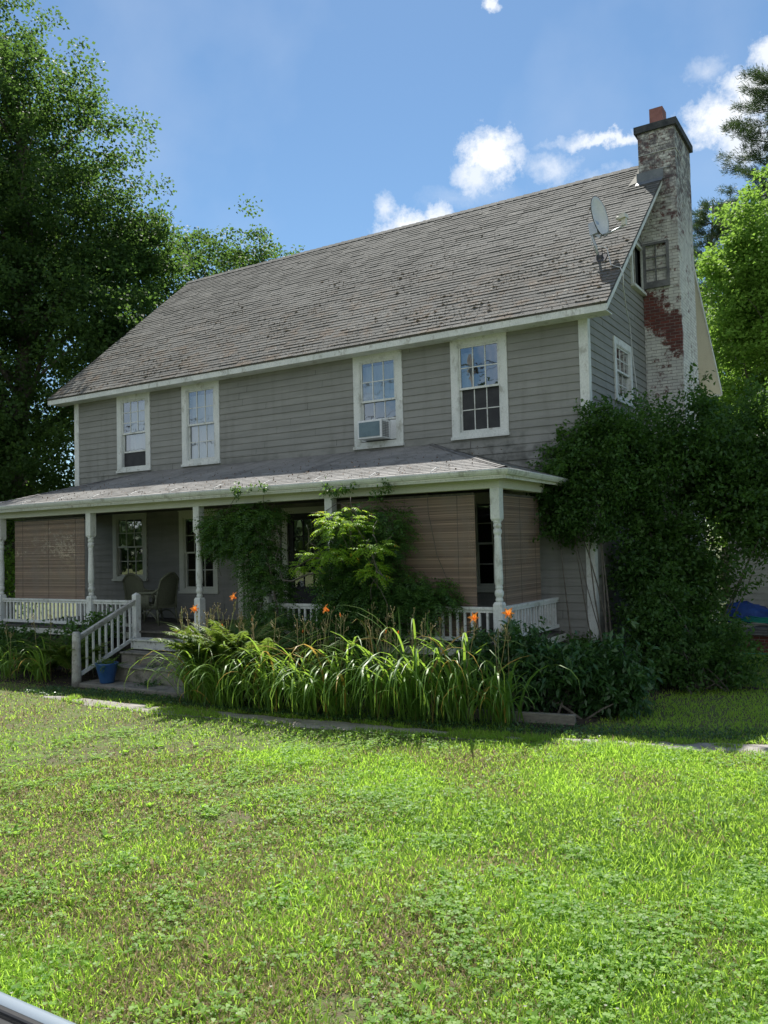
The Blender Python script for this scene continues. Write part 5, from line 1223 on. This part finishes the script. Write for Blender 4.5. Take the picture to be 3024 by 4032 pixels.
# ------------------------------------------------------------------ lawn
def lawn():
    r = np.random.default_rng(5); cam = np.array([4.698, -14.503])
    def sample(n, d0, d1, a0, a1, p=2.0):
        d = (r.uniform(d0**p, d1**p, n))**(1/p); a = np.radians(r.uniform(a0, a1, n)); return cam[0]+np.sin(a)*d, cam[1]+np.cos(a)*d
    parts = []
    lb = LB()
    for n, d0, d1, a0, a1, L, W, p in ((120000, 2.5, 6.2, -66, 6, .080, .0066, 2), (180000, 6.0, 10.5, -66, 4, .076, .0085, 2), (120000, 10.3, 21, -66, 4, .068, .011, 1.6), (30000, 9, 24, -10, 16, .08, .010, 2), (9000, 18, 34, -75, -56, .12, .02, 2)):
        x, y = sample(n, d0, d1, a0, a1, p)
        keep = (y > -14.2)
        # not on the path or in the bed or inside the house
        lo, hi = py_(PL, x), py_(PU, x); frac = (y-lo)/(hi-lo)
        onp = (x > -8.3) & (x < 7) & (frac > -.03) & (frac < 1.0); over = (pnoise(x, y, 2.6, 9)+.6*pnoise(x, y, 7, 10)) > np.where(((x > -.6) & (x < .35)) | ((x > 1.3) & (x < 2.1)), -.35, .30)
        keep &= ~(onp & ~over & (r.uniform(0, 1, n) > .012))
        keep &= ~((x > -7.9) & (x < -5.8) & (y > -4.2) & (y < 0))
        keep &= ~((x > -14.2) & (x < .1) & (y > -3.0)); keep &= ~((x < 1.0) & (x > -14) & (y > -3.9) & (r.uniform(0, 1, n) > .12))
        bare = (pnoise(x, y, 1.9, 21) > .86) | (((x+.75)/.35)**2+((y+8.75)/.22)**2 < 1) | (((x-2.25)/.22)**2+((y+11)/.18)**2 < 1); keep &= ~(bare & (r.uniform(0, 1, n) > .25))
        x, y = x[keep], y[keep]; n = len(x)
        dull = np.clip(pnoise(x, y, .9, 22)*.55+.55*pnoise(x, y, 3.1, 23)+.8*np.exp(-(((x-.0)/1.7)**2+((y+5.6)/.5)**2))+np.clip((-8.4-y+.6*(1.3-x))/2.0, 0, .95), 0, 1)  # brown patches, and browner, shorter blades towards the near left
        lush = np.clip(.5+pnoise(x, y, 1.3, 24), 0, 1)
        t = np.clip(.30+.60*lush*(1-.6*dull)+r.normal(size=n)*.22, 0, .9); brownp = .03+.48*dull
        t[r.uniform(0, 1, n) < brownp] = .99
        tall = np.clip(pnoise(x, y, 2.4, 25), 0, 1)
        Ls = L*r.uniform(.45, 1.25, n)*(1+.8*tall)*(1-.35*dull); P = np.stack([x, y, gz(x, y)-.004], 1)
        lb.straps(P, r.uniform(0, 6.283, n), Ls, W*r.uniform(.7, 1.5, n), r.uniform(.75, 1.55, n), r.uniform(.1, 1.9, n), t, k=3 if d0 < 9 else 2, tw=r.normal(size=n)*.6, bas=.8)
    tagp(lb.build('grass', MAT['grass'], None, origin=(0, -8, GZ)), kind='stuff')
    # turf creeping over the broken path
    lb = LB(); n = 26000; x = r.uniform(-7.6, 3.4, n); lo, hi = py_(PL, x), py_(PU, x); fr_ = r.uniform(0, 1, n); y = lo+(hi-lo)*fr_
    cov = pnoise(x, y*2.2, 2.3, 61)+.5*pnoise(x, y*2, 8, 62)+1.1*np.exp(-((x+.25)/.42)**2)+1.0*np.exp(-((x-1.75)/.38)**2)+.7*np.exp(-((x+4.2)/.25)**2)+.9*(1-np.abs(fr_*2-1) < .22)
    k = cov > .55; x, y = x[k], y[k]; n = len(x)
    lb.straps(np.stack([x, y, gz(x, y)+.012], 1), r.uniform(0, 6.283, n), r.uniform(.04, .10, n), r.uniform(.006, .012, n), r.uniform(.6, 1.5, n), r.uniform(.1, 1.6, n), np.clip(r.uniform(.1, 1.05, n), 0, .99), k=2, tw=r.normal(size=n)*.6, bas=.8)
    tagp(lb.build('grass', MAT['grass'], None, origin=(0, -5, GZ)), kind='stuff')
    # clover and broad leaves
    lb = LB()
    for n, d0, d1, s in ((42000, 2.5, 7, .024), (60000, 6.5, 12.5, .026)):
        x, y = sample(n, d0, d1, -66, 5)
        lo, hi = py_(PL, x), py_(PU, x); frac = (y-lo)/(hi-lo)
        k = (.5*pnoise(x, y, 1.7, 31)+.6*pnoise(x, y, 6, 32)+r.normal(size=n)*.35 > .42) & ~((frac > -.02) & (x > -8.3)) ; k &= y > -14
        x, y = x[k], y[k]; n = len(x); h = r.uniform(.02, .075, n); c = np.stack([x, y, gz(x, y)+h], 1)
        a0 = r.uniform(0, 6.28, n); t = r.uniform(0, .9, n)
        for j in range(3):
            a = a0+j*2.094; A = np.stack([np.cos(a), np.sin(a), r.uniform(-.1, .35, n)], 1)
            ss = s*r.uniform(.7, 1.3, n); lb.leaves(c, A, nrm(np.array([0, 0, 1.0])+r.normal(size=(n, 3))*.25), ss, ss*.95, t, .1, .08, .6)
    # white clover heads
    x, y = sample(260, 3, 10, -60, 3); n = len(x); 
    for j in range(6):
        a = np.full(n, j*1.047); lb.leaves(np.stack([x, y, gz(x, y)+.055], 1), np.stack([np.cos(a), np.sin(a), np.full(n, .6)], 1), np.tile([0, 0, 1.0], (n, 1)), .012, .008, np.full(n, .99), 0, 0)
    tagp(lb.build('clover', MAT['clover'], None, origin=(0, -8, GZ)), kind='stuff')
    # plantain and dock rosettes
    lb = LB(); x, y = sample(170, 2.7, 11, -62, 2); k = (y < -5.6); x, y = x[k], y[k]; n = len(x)
    for j in range(7):
        a = r.uniform(0, 6.28, n); s = r.uniform(.05, .11, n)
        lb.leaves(np.stack([x, y, gz(x, y)+.01], 1), np.stack([np.cos(a), np.sin(a), r.uniform(.25, 1.1, n)], 1), nrm(np.array([0, 0, 1.0])+r.normal(size=(n, 3))*.1), s, s*.42, r.uniform(.2, .9, n), .1, .1)
    tagp(lb.build('plantain_weeds', MAT['clover'], None, origin=(0, -8, GZ)), kind='stuff')
    # ground cover in the shade between path and steps and dead leaves
    lb = LB(); n = 14000; x = r.uniform(-9, 3.2, n); hi = py_(PU, x); y = hi+r.uniform(-.05, .75, n)**1.3; k = ~((x > -7.95) & (x < -5.7) & (y > -4.22)) & (y < -3.2+np.clip(x, 0, 3)*.6); x, y = x[k], y[k]; n = len(x)
    s = r.uniform(.018, .045, n); lb.leaves(np.stack([x, y, gz(x, y)+r.uniform(.01, .07, n)], 1), rdir(n, .2, r), nrm(np.array([0, 0, 1.0])+r.normal(size=(n, 3))*.4), s, s*.6, r.uniform(0, .8, n), .1, .1)
    tagp(lb.build('ground_cover', MAT['peony'], None, origin=(0, -4, GZ)), kind='stuff')
lawn()

# moss cushions and leaf litter on the roofs ----------------------------------
def litter():
    r = np.random.default_rng(9)
    n = 5200; u = r.uniform(0, 1, n); x = XL-EL_+.1+(XR+ER-XL+EL_-.2)*u; s = r.beta(1.3, 2.2, n)*5.6
    dens = pnoise(x, s*1.4, 1.3, 41)+.5*pnoise(x, s, 4, 42)+np.where((np.abs(x+.3) < .7) & (s < 2.3), .6, 0); k = dens+r.normal(size=n)*.2 > .32; x, s = x[k], s[k]; n = len(x)
    s = np.round(s/.14)*.14+r.uniform(-.012, .03, n)
    P = np.stack([x, -EO+s*sv.y, ZE+.13+s*sv.z], 1)+np.array(nv)*.018
    V = []; F = []
    sz = r.uniform(.006, .015, n)*(1+1.2*(r.uniform(0, 1, n) < .12)); base = np.array([[1, 0, 0], [.3, .9, 0], [-.9, .4, 0], [-.6, -.8, 0], [.5, -.8, 0], [0, 0, .75]])
    U = np.array([1.0, 0, 0]); Sv = np.array(sv); Nv = np.array(nv)
    q = base[None]*(1+r.normal(size=(n, 6, 1))*.25)*sz[:, None, None]; V = P[:, None]+(q[..., 0:1]*1.5)*U+q[..., 1:2]*.8*Sv+q[..., 2:3]*Nv
    T = np.array([[0, 1, 5], [1, 2, 5], [2, 3, 5], [3, 4, 5], [4, 0, 5]]); F = (np.arange(n)[:, None, None]*6+T[None]).reshape(-1, 3)
    o = npmesh('moss', V.reshape(-1, 3), F, np.repeat(r.uniform(0, 1, n), 6), MAT['moss'], roof); o['kind'] = 'stuff'
    lb = LB(); n = 1500; x = r.uniform(XL, XR, n); s = r.beta(1.1, 2.6, n)*6; P = np.stack([x, -EO+s*sv.y, ZE+.13+s*sv.z], 1)+np.array(nv)*.02
    lb.leaves(P, rdir(n, 0, r)+np.array(sv)*0, np.tile(nv, (n, 1))+r.normal(size=(n, 3))*.3, r.uniform(.02, .05, n), .02, r.uniform(0, 1, n))
    n = 420; x = r.uniform(-12, -1, n); t = r.beta(1, 2.2, n); P = np.stack([x, GY+t*2.4, ZG+.02+t*2.4*(ZJ-ZG)/(-GY)], 1)+np.array([0, 0, .015]); lb.leaves(P, rdir(n, 0, r), np.tile([0, -.2, 1.0], (n, 1))+r.normal(size=(n, 3))*.3, r.uniform(.02, .06, n), .025, r.uniform(0, 1, n))
    o = lb.build('leaf_litter', MAT['debris'], roof); o['kind'] = 'stuff'
litter()

# wood across the road behind the viewer: only seen mirrored in the window panes
def far_wood():
    r = np.random.default_rng(91); ncl = 900; per = 40
    x = r.uniform(-120, 60, ncl); top = 6.2+1.6*pnoise(x, x*0, .12, 5)+np.where(np.abs(x+26) < 9, 9.5*(1-((x+26)/9)**2), 0); z = r.uniform(0, 1, ncl)**.7*top; y = -62+r.uniform(-6, 4, ncl)
    ci = np.repeat(np.arange(ncl), per); n = ncl*per; P = np.stack([x, y, z], 1)[ci]+r.normal(size=(n, 3))*1.5; P[:, 2] = np.maximum(P[:, 2], -.4)
    lb = LB(); sz = r.uniform(.6, 1.1, n); lb.leaves(P, rdir(n, 0, r), rdir(n, .3, r), sz, sz*.7, r.uniform(0, .9, n))
    tagp(lb.build('far_wood', MAT['pine'], None), kind='stuff')
far_wood()

# overhead line across the road behind the viewer, mirrored in the upstairs panes
pw = empty('power_line', (-30, -24, -.3), 'overhead wires strung between poles, mirrored in the upstairs windows', 'power line')
for i, x in enumerate((-52, -14, 26)):
    q = MB(); q.tube([(x, -24, -.4), (x+.1, -24, 11.5)], [.16, .11], 10); q.bar((x+.1, -24.9, 10.9), (x+.1, -23.1, 10.9), .1, .12); q.build('pole', MAT['bark'], pw)
for yy, zz in ((-24.8, 10.9), (-23.2, 10.9), (-24, 9.4), (-24, 8.2), (-24, 7.6)):
    for xa, xb in ((-52, -14), (-14, 26)):
        q = MB(); q.tube([(xa+(xb-xa)*t, yy, zz-.8*(1-(2*t-1)**2)) for t in np.linspace(0, 1, 13)], .035 if zz < 8.3 else .022, 5); q.build('wire', MAT['rubber'], pw)
